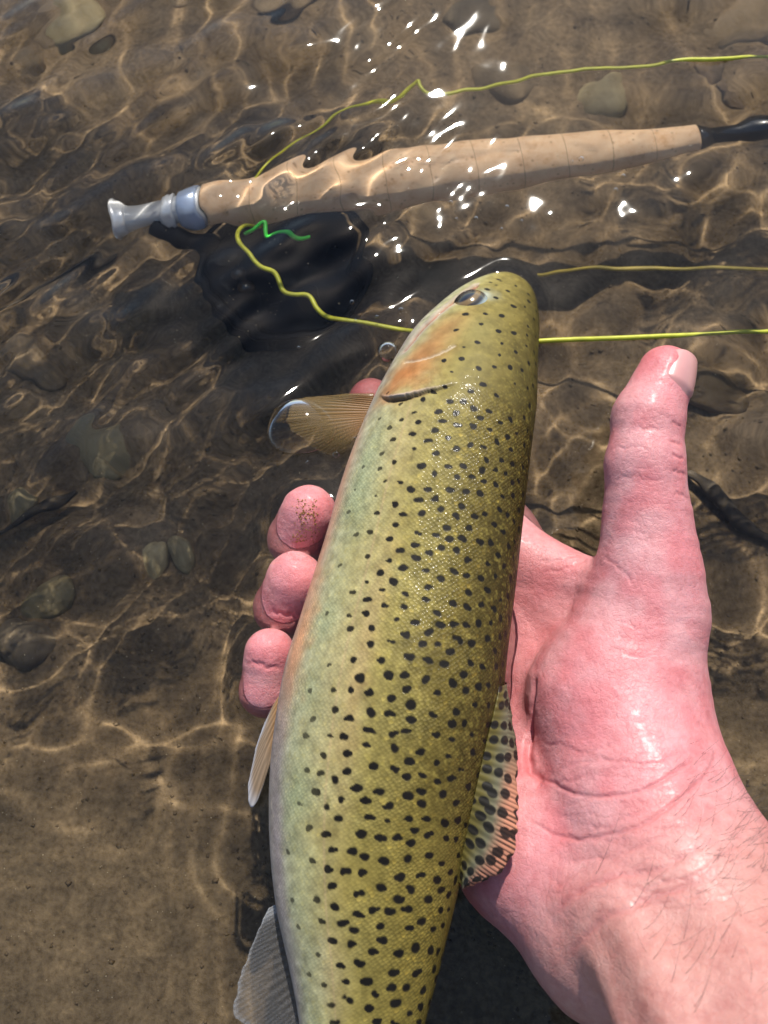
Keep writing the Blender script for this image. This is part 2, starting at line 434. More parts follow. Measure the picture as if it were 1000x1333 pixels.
# angle round the body: 0 at the back, positive down the left flank, pi at the belly
th = np.concatenate([np.linspace(-0.62, math.pi + 0.05, 470), np.linspace(math.pi + 0.05, 2 * math.pi - 0.62, 130)[1:-1]])
NR, NT = len(Ls), len(th)
A_, B_ = SPN[:, 3][:, None], SPN[:, 4][:, None]
ct, st = np.cos(th)[None], np.sin(th)[None]
# back a little narrower than the belly, belly keel softened
shape_b = 1.0 + 0.10 * np.cos(th + math.pi)[None] - 0.04 * np.cos(2 * th)[None]
FV = C0[:, None] + Dv[:, None] * (A_ * ct)[..., None] + Nv[:, None] * (B_ * np.sign(st) * np.abs(st) ** 0.92 * shape_b)[..., None]
LG, TG = np.meshgrid(Ls, th, indexing='ij')
arc = TG * (0.5 * (A_ + B_))                        # roughly centimetres round the body
facing = np.abs(TG - math.pi / 2) < 1.9
tha = np.where(TG > math.pi, 2 * math.pi - TG, np.abs(TG))   # 0 back .. pi belly, the same on both flanks
PXY = project(FV.reshape(-1, 3)); FPXX = PXY[0].reshape(NR, NT); FPYY = PXY[1].reshape(NR, NT)
dN = np.cross(np.gradient(FV, axis=0), np.gradient(FV, axis=1)); dN /= np.linalg.norm(dN, axis=2)[..., None] + 1e-9
if (dN[NR // 2, 235] @ Nv[NR // 2]) < 0: dN = -dN

def on_fish(px, py):
    d = (FPXX - px) ** 2 + (FPYY - py) ** 2 + np.where((dN * (CAMC - FV)).sum(2) < 0, 1e6, 0)
    return np.unravel_index(np.argmin(d), d.shape)

def fish_poly(pts, n=40):
    P = spline(np.array(pts, float), n)
    return np.array([FV[on_fish(a, b)] for a, b in P])

flat = FV.reshape(-1, 3)
left = ((TG > -0.7) & (TG < math.pi + 0.06)).reshape(-1)
# -- colours of the skin
deg = np.degrees(tha)
nz1 = noise3(flat, 1.1, 5).reshape(NR, NT); nz2 = noise3(flat, 3.2, 6).reshape(NR, NT); nz3 = noise3(flat, 0.5, 8).reshape(NR, NT)
dg = deg + 7 * nz1 + 4 * nz2 + 6 * nz3
keys = [(0, (.046, .032, .009)), (22, (.075, .054, .013)), (46, (.15, .112, .026)), (78, (.29, .236, .072)), (100, (.38, .345, .155)), (124, (.40, .39, .245)), (143, (.44, .375, .31)), (160, (.33, .265, .26)), (180, (.55, .5, .46))]  # back-to-belly colour, back darkened and flank lightened to paint in shading
kx = [k[0] for k in keys]
colr = np.stack([np.interp(dg, kx, [k[1][c] for k in keys]) for c in range(3)], -1)
nz4 = noise3(flat, 8.0, 15).reshape(NR, NT); nz5 = noise3(flat, 5.5, 16).reshape(NR, NT); nz6 = noise3(flat, 14.0, 17).reshape(NR, NT)
colr = colr * (1 + .22 * nz4 + .16 * nz5 + .12 * nz6)[..., None]
colr = mixc(colr, (.40, .32, .07), .30 * np.clip(nz6 * 1.5 - .2, 0, 1) * (deg < 130))
# rosy stripe along the lateral line, strongest low on the front half
Lh = LG / FL
pk = np.exp(-((deg - 141 + 3 * nz1) / 10) ** 2) * sstep(0.26, 0.34, Lh) * (1 - sstep(0.46, 0.56, Lh))
colr = mixc(colr, (.66, .36, .22), 0.75 * pk)
pk2 = np.exp(-((deg - 96) / 14) ** 2) * sstep(0.22, 0.3, Lh) * (0.4 + 0.6 * np.clip(nz3 + .3, 0, 1))
colr = mixc(colr, (.48, .33, .16), 0.4 * pk2)
pk3 = np.exp(-((deg - 118) / 16) ** 2) * sstep(0.24, 0.32, Lh) * np.clip(nz1 * .8 + .5, 0, 1)
colr = mixc(colr, (.27, .33, .17), 0.5 * pk3)
# greyer, cooler towards the tail belly
colr = mixc(colr, (.36, .32, .31), 0.6 * sstep(132, 158, deg) * sstep(0.5, 0.62, Lh))
# warm yellow near the tail back
colr = mixc(colr, (.255, .198, .045), 0.5 * sstep(0.6, 0.75, Lh) * (1 - sstep(80, 105, deg)))
# -- head
gill = [(697, 545), (650, 535), (600, 512), (560, 505), (530, 514), (505, 522), (486, 528)]
hd_end = on_fish(560, 508)
head = 1 - sstep(LG[hd_end] - 0.55, LG[hd_end] + 0.25, LG + 0.9 * np.cos(TG) * 0.4)
head_s = 1 - sstep(LG[hd_end] - 0.9, LG[hd_end] + 1.0, LG + 0.5 * nz1 + 0.36 * np.cos(TG))
colr = mixc(colr, (.21, .165, .045), 0.55 * head_s * (1 - sstep(70, 120, deg)) * (.8 + .4 * nz2))
def blob(px, py, rx, ry, ang=0.0):
    """soft patch set where the photograph shows it on the flank, the same on both flanks"""
    i, j = on_fish(px, py); l0, d0 = LG[i, j], tha[i, j] * 0.5 * (SPN[i, 3] + SPN[i, 4])
    dd = tha * 0.5 * (SPN[i, 3] + SPN[i, 4]) - d0; ll = LG - l0
    c, s = math.cos(ang), math.sin(ang)
    q = ((c * ll + s * dd) / rx) ** 2 + ((-s * ll + c * dd) / ry) ** 2
    return np.exp(-q * (1 + 0.5 * nz2))
for (bx, by, rx, ry, ang, c, k) in ((530, 486, .62, .75, 0.2, (.44, .17, .055), .95), (556, 458, .75, .55, 0.5, (.42, .17, .06), .8), (580, 428, .8, .45, .5, (.36, .17, .06), .7), (505, 512, .5, .5, 0, (.4, .16, .06), .8),
                                    (545, 440, .7, .3, .4, (.3, .26, .10), .5), (600, 470, .9, .7, 0, (.27, .22, .06), .5), (620, 425, .6, .5, 0, (.34, .29, .10), .45), (630, 384, .3, .3, 0, (.4, .46, .42), .7)):  # the last, pale patch paints in the cornea's reflection
    colr = mixc(colr, c, k * blob(bx, by, rx, ry, ang))
for (bx, by, rx, ry, c, k) in ((412, 735, 2.0, .5, (.70, .33, .19), .85), (385, 845, 1.7, .5, (.72, .34, .17), .9), (425, 680, 1.5, .5, (.5, .36, .3), .5), (360, 1010, 2.2, .35, (.33, .27, .27), .6), (362, 1120, 2.2, .35, (.33, .27, .28), .7), (470, 860, 3.0, .25, (.5, .3, .14), .3)):
    colr = mixc(colr, c, k * blob(bx, by, rx, ry))
gp = fish_poly([(598, 498), (578, 505), (555, 510), (530, 517), (508, 520), (494, 515)])
gd, gpar = polydist(flat, gp); gd = np.where(left, gd, 9).reshape(NR, NT)
pale = fish_poly([(527, 471), (548, 468), (570, 461), (592, 450)])
pd, _ = polydist(flat, pale); pd = np.where(left, pd, 9).reshape(NR, NT)
jaw = fish_poly([(620, 372), (596, 388), (570, 408), (548, 430), (528, 455)])
jd, _ = polydist(flat, jaw); jd = np.where(left, jd, 9).reshape(NR, NT)
ge = np.where(left, np.clip(np.minimum(gpar * 1.6, (1 - gpar) * 4), 0, 1), 0).reshape(NR, NT)
gL = np.array([LG.reshape(-1)[np.argmin(np.abs(flat - q).sum(1))] for q in gp])
head_side = sstep(.03, -.03, LG - np.interp(gpar, np.linspace(0, 1, len(gp)), gL).reshape(NR, NT))
colr = mixc(colr, (.05, .015, .012), .95 * np.exp(-(gd / (.03 + .06 * ge)) ** 2) * ge * (1 - .7 * head_side))
colr = mixc(colr, (.55, .42, .36), .75 * ge * np.exp(-((gd - .05) / .04) ** 2) * head_side)
colr = mixc(colr, (.62, .5, .36), .65 * np.exp(-(pd / .045) ** 2))
colr = mixc(colr, (.50, .40, .34), .6 * np.exp(-((jd - .16) / .12) ** 2) * (deg > 95))
colr = mixc(colr, (.36, .07, .06), .7 * np.exp(-(jd / .08) ** 2))
for q in ((646, 371), (652, 366)):
    colr = mixc(colr, (.02, .018, .012), .9 * blob(q[0], q[1], .07, .05))
colr = colr * (1 - .3 * head_s * (1 - sstep(15, 45, deg)))[..., None]
# shallow relief: gill cover edge, jaw line, cheek
FV = FV + dN * (-0.09 * ge * np.exp(-(gd / .12) ** 2) * (1 - head_side) + 0.13 * ge * head_side * np.exp(-(gd / .8) ** 2) - 0.04 * np.exp(-(pd / .07) ** 2) - 0.09 * np.exp(-(jd / .09) ** 2))[..., None]
# -- lateral line: a faint thread
colr = mixc(colr, (.46, .33, .17), 0.5 * np.exp(-((deg - 96) / 0.7) ** 2) * sstep(.25, .3, Lh))
# -- black spots, scattered over back and flanks
colr = colr * (1 - .22 * np.clip(nz3 + .1, 0, 1) * (deg < 75))[..., None]
spot = np.zeros((NR, NT)); taken = []
side = np.where(TG > math.pi, -1, np.where(TG < 0, -1, 1))
cellrow = np.diff(Ls, prepend=Ls[0] - 1e-3)
def add_spot(l0, t0, r, irr=True):
    i0 = np.searchsorted(Ls, l0); half = 0.5 * (SPN[min(i0, NR - 1), 3] + SPN[min(i0, NR - 1), 4])
    i1, i2 = np.searchsorted(Ls, [l0 - 3 * r, l0 + 3 * r]); j1, j2 = np.searchsorted(th, [t0 - 3 * r / half, t0 + 3 * r / half])
    if i2 <= i1 or j2 <= j1: return
    ll = LG[i1:i2, j1:j2] - l0; aa = (TG[i1:i2, j1:j2] - t0) * half
    acc = np.zeros_like(ll)
    n = random.choice((1, 2, 2, 2)) if irr else 1
    an = random.gauss(math.pi / 2, .35) + random.choice((0, math.pi))
    for k in range(n):
        off = 0 if k == 0 else r * random.uniform(.5, .75)
        a2 = an + (k - 1) * random.uniform(1.8, 3.6); rr = r * (1 if k == 0 else random.uniform(.5, .8)) * (0.86 if n > 1 else 1)
        ox, oy = off * math.cos(a2), off * math.sin(a2)
        e = random.uniform(.95, 1.15)
        dd = np.sqrt(((ll - ox) * e) ** 2 + ((aa - oy) / e) ** 2)
        acc = np.maximum(acc, 1 - sstep(rr * .72, rr * 1.1, dd + .03 * nz5[i1:i2, j1:j2] + .03 * nz4[i1:i2, j1:j2]))
    spot[i1:i2, j1:j2] = np.maximum(spot[i1:i2, j1:j2], acc)
tries = 0
l_head = LG[hd_end]
while tries < 22000:
    tries += 1
    l0 = random.uniform(l_head * .25, FL); t0 = random.uniform(-0.6, 2.25)
    u = l0 / FL; i0 = min(np.searchsorted(Ls, l0), NR - 1); half = 0.5 * (SPN[i0, 3] + SPN[i0, 4])
    d = abs(math.degrees(t0))
    onhead = l0 < l_head + 0.25 * math.cos(t0)
    lim = np.interp(u, [.2, .3, .4, .55, .7, .9], [104, 112, 106, 98, 108, 112])
    if onhead:
        if d > 85: continue
        sep, r = 0.46, random.uniform(.055, .1)
    else:
        edge = np.clip((lim - d) / 40, 0, 1)
        if random.random() > (0.05 + edge ** .7): continue
        if d > lim + 14: continue
        sep = np.interp(d, [0, 30, 60, 100, 125], [.46, .385, .345, .38, .56]) * random.uniform(.85, 1.25)
        r = np.interp(d, [0, 30, 80, 120], [.10, .112, .11, .066]) * random.uniform(.88, 1.12) * np.interp(u, [.2, .4, .8], [.88, 1.0, 1.18])
    a0 = t0 * half
    if any(abs(l0 - q[0]) < sep and (l0 - q[0]) ** 2 + (a0 - q[1]) ** 2 < sep * sep for q in taken): continue
    taken.append((l0, a0)); add_spot(l0, t0, r, not onhead)
sp_col = np.array((.012, .010, .008))
fade = 1 - 0.25 * sstep(90, 118, deg)
colr = colr * (1 - (spot * fade)[..., None]) + sp_col * (spot * fade)[..., None]
# narrow dark margin where the dorsal fin is rooted; scales fade out on the head
alpha = (1 - head_s) * (1 - 0.95 * spot) * (1 - 0.6 * sstep(45, 90, deg)) * np.clip(.75 + .5 * nz1, .2, 1)
cols = np.concatenate([np.clip(colr, 0, 1), alpha[..., None]], -1).reshape(-1, 4)
FFc = grid_faces(NR, NT, True)
uvs = np.stack([LG, arc], -1).reshape(-1, 2)
# close both ends with a tiny ring: nose radius is already ~0, tail stock ends inside the tail fin
trout = make_mesh('rainbow_trout', FV.reshape(-1, 3), FFc[:, ::-1], M['fish'], cols=cols, uv=uvs)
tag(trout, 'spotted olive and silver trout resting on its side across the open hand', 'fish')

# -- fins
def fin(name, base, tip, nb, ntt, thick, colfun, bulge=0.0, rays=16, mat='fin', ray_h=0.02, curl=None, ragged=.05):
    """base and tip are (k,3) curves; the membrane runs from one to the other, with ridged rays"""
    b = resample(spline(base, 200), nb); e = resample(spline(tip, 200), nb)
    s = np.linspace(0, 1, nb)[:, None]; t = np.linspace(0, 1, ntt)[None]
    rag = noise3(np.stack([s[:, 0] * rays * 1.7, 0 * s[:, 0], 0 * s[:, 0] + rays], 1), 1.0, 4)[:, None]
    e = e + (e - b) * ragged * rag                  # uneven free edge
    P = b[:, None] * (1 - t[..., None]) + e[:, None] * t[..., None]
    n = np.cross(np.gradient(P, axis=0), np.gradient(P, axis=1)); n /= np.linalg.norm(n, axis=2)[..., None] + 1e-9
    if (n[nb // 2, ntt // 2] @ (CAMC - P[nb // 2, ntt // 2])) < 0: n = -n
    ridge = 0.5 + 0.5 * np.cos(2 * math.pi * rays * s + 0 * t)
    ridge2 = np.where(t > .5, 0.5 + 0.5 * np.cos(4 * math.pi * rays * s + 0 * t), ridge)
    rg = ridge * (1 - sstep(.45, .6, t)) + ridge2 * sstep(.45, .6, t)
    P = P + n * (bulge * np.sin(math.pi * t) + 0 * s)[..., None]
    if curl is not None: P = P + curl(s, t)
    n = np.cross(np.gradient(P, axis=0), np.gradient(P, axis=1)); n /= np.linalg.norm(n, axis=2)[..., None] + 1e-9
    if (n[nb // 2, ntt // 2] @ (CAMC - P[nb // 2, ntt // 2])) < 0: n = -n
    w = (thick * (1 - 0.7 * t) + ray_h * rg * (1 - .6 * t)) * np.sin(np.clip(s * 12, 0, 1) * math.pi / 2) * np.sin(np.clip((1 - s) * 12, 0, 1) * math.pi / 2) * np.minimum(1, (1 - t) * 12 + .05)
    top = P + n * w[..., None]; bot = P - n * w[..., None]
    c = colfun(s + 0 * t, t + 0 * s, rg)
    Vv = np.concatenate([top.reshape(-1, 3), bot.reshape(-1, 3)]); k = nb * ntt
    f1 = grid_faces(nb, ntt); f2 = grid_faces(nb, ntt)[:, ::-1] + k
    idx = np.arange(k).reshape(nb, ntt)
    rim = np.concatenate([idx[:, 0], idx[-1, 1:], idx[::-1, -1][1:], idx[0, ::-1][1:-1]])
    rn = np.roll(rim, -1)
    f3 = np.stack([rim, rn, rn + k, rim + k], 1)
    o = make_mesh(name, Vv, np.concatenate([f1, f2, f3]), M[mat], parent=trout, cols=np.concatenate([c.reshape(-1, 4)] * 2))
    return o

def rgba(c, a): return np.concatenate([c, a[..., None]], -1)
# dorsal fin, folded over towards the palm
bs = [FV[on_fish(a, b)] for a, b in ((650, 893), (642, 930), (630, 980), (617, 1040), (606, 1095), (597, 1148))]
tp = [U(a, b, z) for a, b, z in ((657, 888, 2.3), (669, 950, 2.5), (674, 1020, 2.75), (674, 1078, 2.85), (667, 1112, 2.8), (654, 1134, 2.7), (630, 1146, 2.5), (602, 1158, 2.1))]
def c_dorsal(s, t, rg):
    c = mixc((.13, .105, .025), (.17, .16, .095), sstep(.1, .5, t)); c = mixc(c, (.62, .27, .16), .95 * sstep(.4, .8, t) * sstep(.25, .55, s))
    P = np.stack([s * 13, t * 3.6, 0 * s], -1)
    cell = np.floor(P[..., :2]); d = np.full(s.shape, 9.0)
    for dx in (-1, 0, 1):
        for dy in (-1, 0, 1):
            q = cell + [dx, dy]; h = np.sin(q[..., 0] * 127.1 + q[..., 1] * 311.7) * 43758.5453; h = h - np.floor(h); g = h * 91.7 % 1
            d = np.minimum(d, np.hypot((P[..., 0] - q[..., 0] - .2 - .6 * h) * 1.2, (P[..., 1] - q[..., 1] - .2 - .6 * g) * .8))
    k = 1 - sstep(.3, .4, d)
    c = mixc(c, (.012, .01, .008), .95 * k)
    st = sstep(.45, .7, t) * (1 - sstep(.2, .4, rg)) * sstep(.4, .65, s)
    c = mixc(c, (.03, .02, .015), .9 * st)
    c = c * (0.72 + 0.4 * rg)[..., None]
    return rgba(np.clip(c, 0, 1), np.ones_like(s))
fin('dorsal_fin', bs, tp, 220, 90, .035, c_dorsal, bulge=.12, rays=26, ray_h=.016, ragged=.06)
# pectoral fin spread to the left under the film of water
bs = [U(487, 512, .55), U(485, 530, .4), U(477, 548, .35), U(469, 563, .4)]
tp = [U(440, 515, .35), U(392, 518, .2), U(360, 532, .12), U(352, 548, .05), U(372, 552, .1), U(395, 572, .1), U(425, 590, .1), U(448, 590, .2)]
def c_pect(s, t, rg):
    c = mixc((.30, .145, .04), (.22, .14, .045), sstep(.0, .6, t)); c = c * (0.66 + 0.45 * rg)[..., None]
    return rgba(np.clip(c, 0, 1), np.clip(.9 - .35 * t - .4 * sstep(.45, .95, s) - .25 * (1 - rg) * t, .12, 1))
fin('pectoral_fin', bs, tp, 200, 50, .02, c_pect, bulge=.1, rays=20, ray_h=.012)
# pelvic fin, folded back along the belly
bs = [U(366, 902, .7), U(368, 915, .75), U(368, 928, .7), U(366, 944, .6)]
tp = [U(345, 940, .6), U(330, 985, .5), U(323, 1028, .4), U(327, 1048, .38), U(338, 1036, .4), U(350, 1000, .5)]
def c_pel(s, t, rg):
    c = mixc((.30, .16, .06), (.27, .19, .12), sstep(.1, .55, t)); c = mixc(c, (.62, .66, .74), .8 * (1 - sstep(.1, .3, s)) * sstep(.4, .9, t) + .5 * sstep(.8, 1, t))
    return rgba(np.clip(c * (0.7 + .4 * rg)[..., None], 0, 1), np.ones_like(s))
fin('pelvic_fin', bs, tp, 110, 44, .025, c_pel, bulge=.08, rays=8, ray_h=.012)
# the other pelvic fin hangs under the belly
bs2 = [p + np.array([1.2, 0, -1.1]) for p in bs]; tp2 = [p + np.array([1.5, -.3, -1.6]) for p in tp]
fin('pelvic_fin', bs2, tp2, 60, 24, .03, c_pel, bulge=.08, rays=8)
# anal fin: clear grey membrane
bs = [U(374, 1168, .55), U(386, 1212, .55), U(400, 1262, .55), U(412, 1322, .55)]
tp = [U(350, 1182, .5), U(324, 1240, .35), U(306, 1300, .25), U(310, 1330, .22), U(330, 1338, .25), U(384, 1350, .5)]
def c_anal(s, t, rg):
    c = mixc((.24, .22, .20), (.27, .26, .25), sstep(.1, .9, t)); c = mixc(c, (.5, .5, .5), .55 * (1 - sstep(.05, .18, s)) + .5 * sstep(.88, 1, t))
    return rgba(np.clip(c * (0.7 + .4 * rg)[..., None], 0, 1), np.clip(.13 + .05 * rg + .3 * (1 - sstep(.03, .12, s)) + .2 * sstep(.9, 1, t), 0, 1))
fin('anal_fin', bs, tp, 120, 50, .012, c_anal, bulge=.1, rays=16, ray_h=.004)
# adipose and tail fins lie beyond the picture's lower edge
iA = np.searchsorted(Ls, FL * .86); j0 = np.argmin(np.abs(th))
bsA = [FV[iA + k * 14, j0] - Dv[iA] * .05 for k in range(4)]; tpA = [FV[iA + 22 + k * 16, j0] + Dv[iA] * (.75 - .08 * k) for k in range(4)]
fin('adipose_fin', bsA, tpA, 24, 12, .06, lambda s, t, rg: rgba(mixc((.25, .2, .04), (.3, .2, .05), t), np.ones_like(s)), rays=1, ray_h=0)
e = C0[-1]; tl = -Ts[-1]
bsT = [e + Dv[-1] * k for k in (-1.25, -.6, 0, .6, 1.25)]
tpT = [e + tl * a + Dv[-1] * k for a, k in ((5.6, -4.0), (4.6, -2), (4.1, 0), (4.6, 2), (5.6, 4.0))]
fin('tail_fin', bsT, tpT, 130, 50, .05, lambda s, t, rg: rgba(np.clip(mixc((.25, .2, .05), (.34, .27, .14), t) * (.7 + .4 * rg)[..., None], 0, 1), np.ones_like(s)), rays=18)
# eye: socket ring, iris and pupil in one ball with its own colours
def eye(px, py, flip=False):
    i, j = on_fish(px, py)
    if flip:
        j = int(np.argmin(np.abs(th - (2 * math.pi - th[j]))))
    sg = -1 if flip else 1
    n0 = dN[i, j]; c = FV[i, j] - n0 * .44
    n = n0 * .6 + sg * Nv[i] * .6 - Dv[i] * .35; n /= np.linalg.norm(n)
    a = np.cross(n, Ts[i]); a /= np.linalg.norm(a); b = np.cross(n, a)
    ph = np.linspace(0.001, math.pi * .8, 50)[:, None]; az = np.linspace(0, 2 * math.pi, 48, endpoint=False)[None]
    r = .66
    r_ = r * (1 + 0.0 * ph)
    P = c + (np.cos(ph) * r_)[..., None] * n + (np.sin(ph) * np.cos(az) * r_)[..., None] * a + (np.sin(ph) * np.sin(az) * r_ * 1.12)[..., None] * b
    dgp = np.degrees(ph) + 0 * az
    cc = mixc((.005, .005, .007), (.22, .14, .05), sstep(31, 35, dgp)); cc = mixc(cc, (.05, .045, .035), sstep(46, 52, dgp)); cc = mixc(cc, (.36, .42, .40), sstep(58, 68, dgp)); cc = mixc(cc, (.2, .17, .08), sstep(96, 106, dgp))
    m, t, p = M['eye']
    return make_mesh('eye', P.reshape(-1, 3), grid_faces(50, 48, True), m, parent=trout, cols=cc.reshape(-1, 3))
_m, _t, _pp = new_mat('fish_eye')
_at = nd(_t, 'ShaderNodeAttribute', attribute_name='Col'); _t.links.new(_at.outputs['Color'], _pp.inputs['Base Color'])
_pp.inputs['Roughness'].default_value = .15; _pp.inputs['Coat Weight'].default_value = 1.0; _pp.inputs['Coat Roughness'].default_value = .03
M['eye'] = (_m, _t, _pp)
eye(613, 388); eye(613, 388, True)

# ------------------------------------------------------------------ the hand: one skin over joints, thumb to the right, palm up
H = {}
def J(name, px, py, z, r): H[name] = (U(px, py, z), r)
J('w', 885, 1165, 2.3, 2.55); J('f1', 1010, 1390, 4.6, 3.0); J('f2', 1210, 1760, 8.0, 3.5)
J('cmc', 835, 1050, 1.5, 2.45); J('th', 803, 915, .85, 2.5); J('tm', 838, 800, 1.55, 1.75); J('mcp', 845, 745, 2.1, 1.44)
J('ip', 840, 605, 3.0, 1.12); J('pad', 844, 546, 3.2, 1.04); J('tip', 867, 486, 3.35, .84)
J('i0', 645, 700, -1.1, 1.05); J('i1', 525, 610, -2.8, .95); J('i2', 490, 548, -2.0, .85); J('i3', 484, 524, -.9, .76)
J('m0', 592, 780, -2.1, 1.05); J('m1', 455, 735, -3.0, .95); J('m2', 389, 704, -.75, .95); J('m3', 402, 668, .1, .92)
J('r0', 575, 870, -2.3, 1.0); J('r1', 440, 815, -3.0, .92); J('r2', 371, 793, -.7, .94); J('r3', 384, 757, .1, .92)
J('p0', 575, 970, -2.0, .95); J('p1', 430, 915, -2.6, .82); J('p2', 347, 900, -.45, .78); J('p3', 351, 850, .14, .74)
J('hy', 690, 1105, .2, 2.0); J('hy2', 620, 1010, -1.3, 1.45); J('wl', 800, 1215, 1.7, 2.1)
J('pa', 720, 900, -1.0, 1.5); J('wb1', 790, 770, .9, .75); J('wb2', 665, 715, -.35, .8)
J('pf', 760, 825, -.5, 1.45)
J('t1', 800, 1170, 4.05, .35); J('t2', 905, 1390, 6.7, .45); J('t3', 770, 1180, 3.3, .35); J('t4', 850, 1400, 5.6, .4)
# (joint a, joint b, blend radius)
BONES = [('f2', 'f1', .8), ('f1', 'w', .8), ('w', 'cmc', .9), ('cmc', 'th', .9), ('th', 'tm', .7), ('tm', 'mcp', .6), ('mcp', 'ip', .35), ('ip', 'pad', .25), ('pad', 'tip', .2),
         ('w', 'wl', .8), ('wl', 'hy', .8), ('hy', 'hy2', .9), ('hy2', 'p0', .8), ('hy', 'pa', .35), ('pa', 'm0', .4), ('pa', 'i0', .35), ('pa', 'r0', .5), ('pf', 'i0', .5), ('pf', 'pa', .5), ('pf', 'wb2', .4), ('wb1', 'wb2', .6), ('wb2', 'i0', .5),
         ('i0', 'm0', .7), ('m0', 'r0', .7), ('r0', 'p0', .7),
         ('i0', 'i1', .3), ('i1', 'i2', .3), ('i2', 'i3', .1), ('m0', 'm1', .3), ('m1', 'm2', .3), ('m2', 'm3', .1),
         ('r0', 'r1', .3), ('r1', 'r2', .3), ('r2', 'r3', .1), ('p0', 'p1', .3), ('p1', 'p2', .3), ('p2', 'p3', .1),
         ('t1', 't2', .9), ('t3', 't4', .9)]
TAPER = {}
def cone_sd(P, a, b, ra, rb):
    ab = b - a; L2 = ab @ ab
    t = np.clip(((P - a) @ ab) / L2, 0, 1)
    q = P - a - t[..., None] * ab
    return np.sqrt(q[..., 0] ** 2 + q[..., 1] ** 2 + q[..., 2] ** 2) - (ra + (rb - ra) * t)
def smin(a, b, k):
    h = np.clip(0.5 + 0.5 * (b - a) / k, 0, 1)
    return b * (1 - h) + a * h - k * h * (1 - h)
FINGER = {'i': 3, 'm': 4, 'r': 5, 'p': 6}
def bone(n):
    a, b, k = n; ra, rb = TAPER.get((a, b), (H[a][1], H[b][1]))
    return H[a][0], H[b][0], ra, rb, k
def hand_sd(P):
    """fingers blend along themselves and into the palm, but not with each other"""
    palm = None; fing = {}
    for n in BONES:
        a, b, ra, rb, k = bone(n)
        d = cone_sd(P, a, b, ra, rb)
        f = n[0][0] if (n[0][0] in 'imrp' and n[0][1:] in '0123' and n[1][0] == n[0][0] and len(n[1]) == 2 and n[0] != 'mcp') else None
        if f: fing[f] = d if f not in fing else smin(fing[f], d, k)
        else: palm = d if palm is None else smin(palm, d, k)
    d = palm
    fs = list(fing.values())
    g = fs[0]
    for x in fs[1:]: g = smin(g, x, .1)
    return smin(d, g, .45)
vox = 0.17
lo = np.array([H[k][0] - H[k][1] for k in H]).min(0) - .6; hi = np.array([H[k][0] + H[k][1] for k in H]).max(0) + .6
hi[2] = min(hi[2], 12)
dim = np.ceil((hi - lo) / vox).astype(int)
gx, gy, gz = [lo[c] + vox * np.arange(dim[c]) for c in range(3)]
G = np.empty(dim, np.float32)
for a in range(0, dim[0], 24):
    PP = np.stack(np.meshgrid(gx[a:a + 24], gy, gz, indexing='ij'), -1).astype(np.float32)
    # cheap reject: far from every bone the value only has to be positive
    G[a:a + 24] = hand_sd(PP)
grid = vdb.FloatGrid(); grid.copyFromArray(G); grid.gridClass = vdb.GridClass.LEVEL_SET
pts, quads = grid.convertToQuads(0.0)
HV = lo + np.asarray(pts, float) * vox; HQ = np.asarray(quads, np.int64)
def subdivide(V, Q):
    E = np.concatenate([Q[:, [0, 1]], Q[:, [1, 2]], Q[:, [2, 3]], Q[:, [3, 0]]]); Es = np.sort(E, 1)
    key = Es[:, 0] * len(V) + Es[:, 1]; uq, inv = np.unique(key, return_inverse=True)
    em = 0.5 * (V[uq // len(V)] + V[uq % len(V)]); n = len(Q)
    ei = len(V) + inv.reshape(4, n); fc = len(V) + len(em) + np.arange(n)
    Vn = np.concatenate([V, em, V[Q].mean(1)])
    Qn = np.concatenate([np.stack([Q[:, 0], ei[0], fc, ei[3]], 1), np.stack([ei[0], Q[:, 1], ei[1], fc], 1), np.stack([fc, ei[1], Q[:, 2], ei[2]], 1), np.stack([ei[3], fc, ei[2], Q[:, 3]], 1)])
    return Vn, Qn
def relax(V, Q, it):
    E = np.concatenate([Q[:, [0, 1]], Q[:, [1, 2]], Q[:, [2, 3]], Q[:, [3, 0]]])
    cnt = np.bincount(E.ravel(), minlength=len(V))[:, None]
    for _ in range(it):
        S = np.stack([np.bincount(E[:, 0], V[E[:, 1], c], len(V)) + np.bincount(E[:, 1], V[E[:, 0], c], len(V)) for c in range(3)], 1)
        V = 0.5 * V + 0.5 * S / cnt
    return V
HV = relax(HV, HQ, 3)
HV, HQ = subdivide(HV, HQ); HV = relax(HV, HQ, 2)
for _ in range(2):
    d = hand_sd(HV); e = .02
    g = np.stack([hand_sd(HV + np.eye(3)[c] * e) - d for c in range(3)], 1) / e
    HV = HV - g * (d / np.maximum((g * g).sum(1), .05))[:, None]
HV = relax(HV, HQ, 1)
HV, HQ = subdivide(HV, HQ); HV = relax(HV, HQ, 2)
def mesh_normals(V, Q):
    fn = np.cross(V[Q[:, 2]] - V[Q[:, 0]], V[Q[:, 3]] - V[Q[:, 1]])
    N = np.stack([sum(np.bincount(Q[:, k], fn[:, c], len(V)) for k in range(4)) for c in range(3)], 1)
    return N / (np.linalg.norm(N, axis=1)[:, None] + 1e-12)
HN = mesh_normals(HV, HQ)
q = HV[::997] + .05 * HN[::997]
if np.median(hand_sd(q)) < 0: HN = -HN; HQ = HQ[:, ::-1]
hx, hy_ = project(HV); hface = (HN * (CAMC - HV)).sum(1) > 0
HD = np.linalg.norm(HV - CAMC, axis=1)
def on_hand(px, py):
    q = np.where(hface, (hx - px) ** 2 + (hy_ - py) ** 2, 1e9)
    near = np.where(q < 36)[0]
    if len(near) == 0: return int(np.argmin(q))
    return int(near[np.argmin(HD[near])])
def hand_poly(pts, n=24):
    return np.array([HV[on_hand(a, b)] for a, b in spline(np.array(pts, float), n)])
disp = np.zeros(len(HV)); red = np.zeros(len(HV))
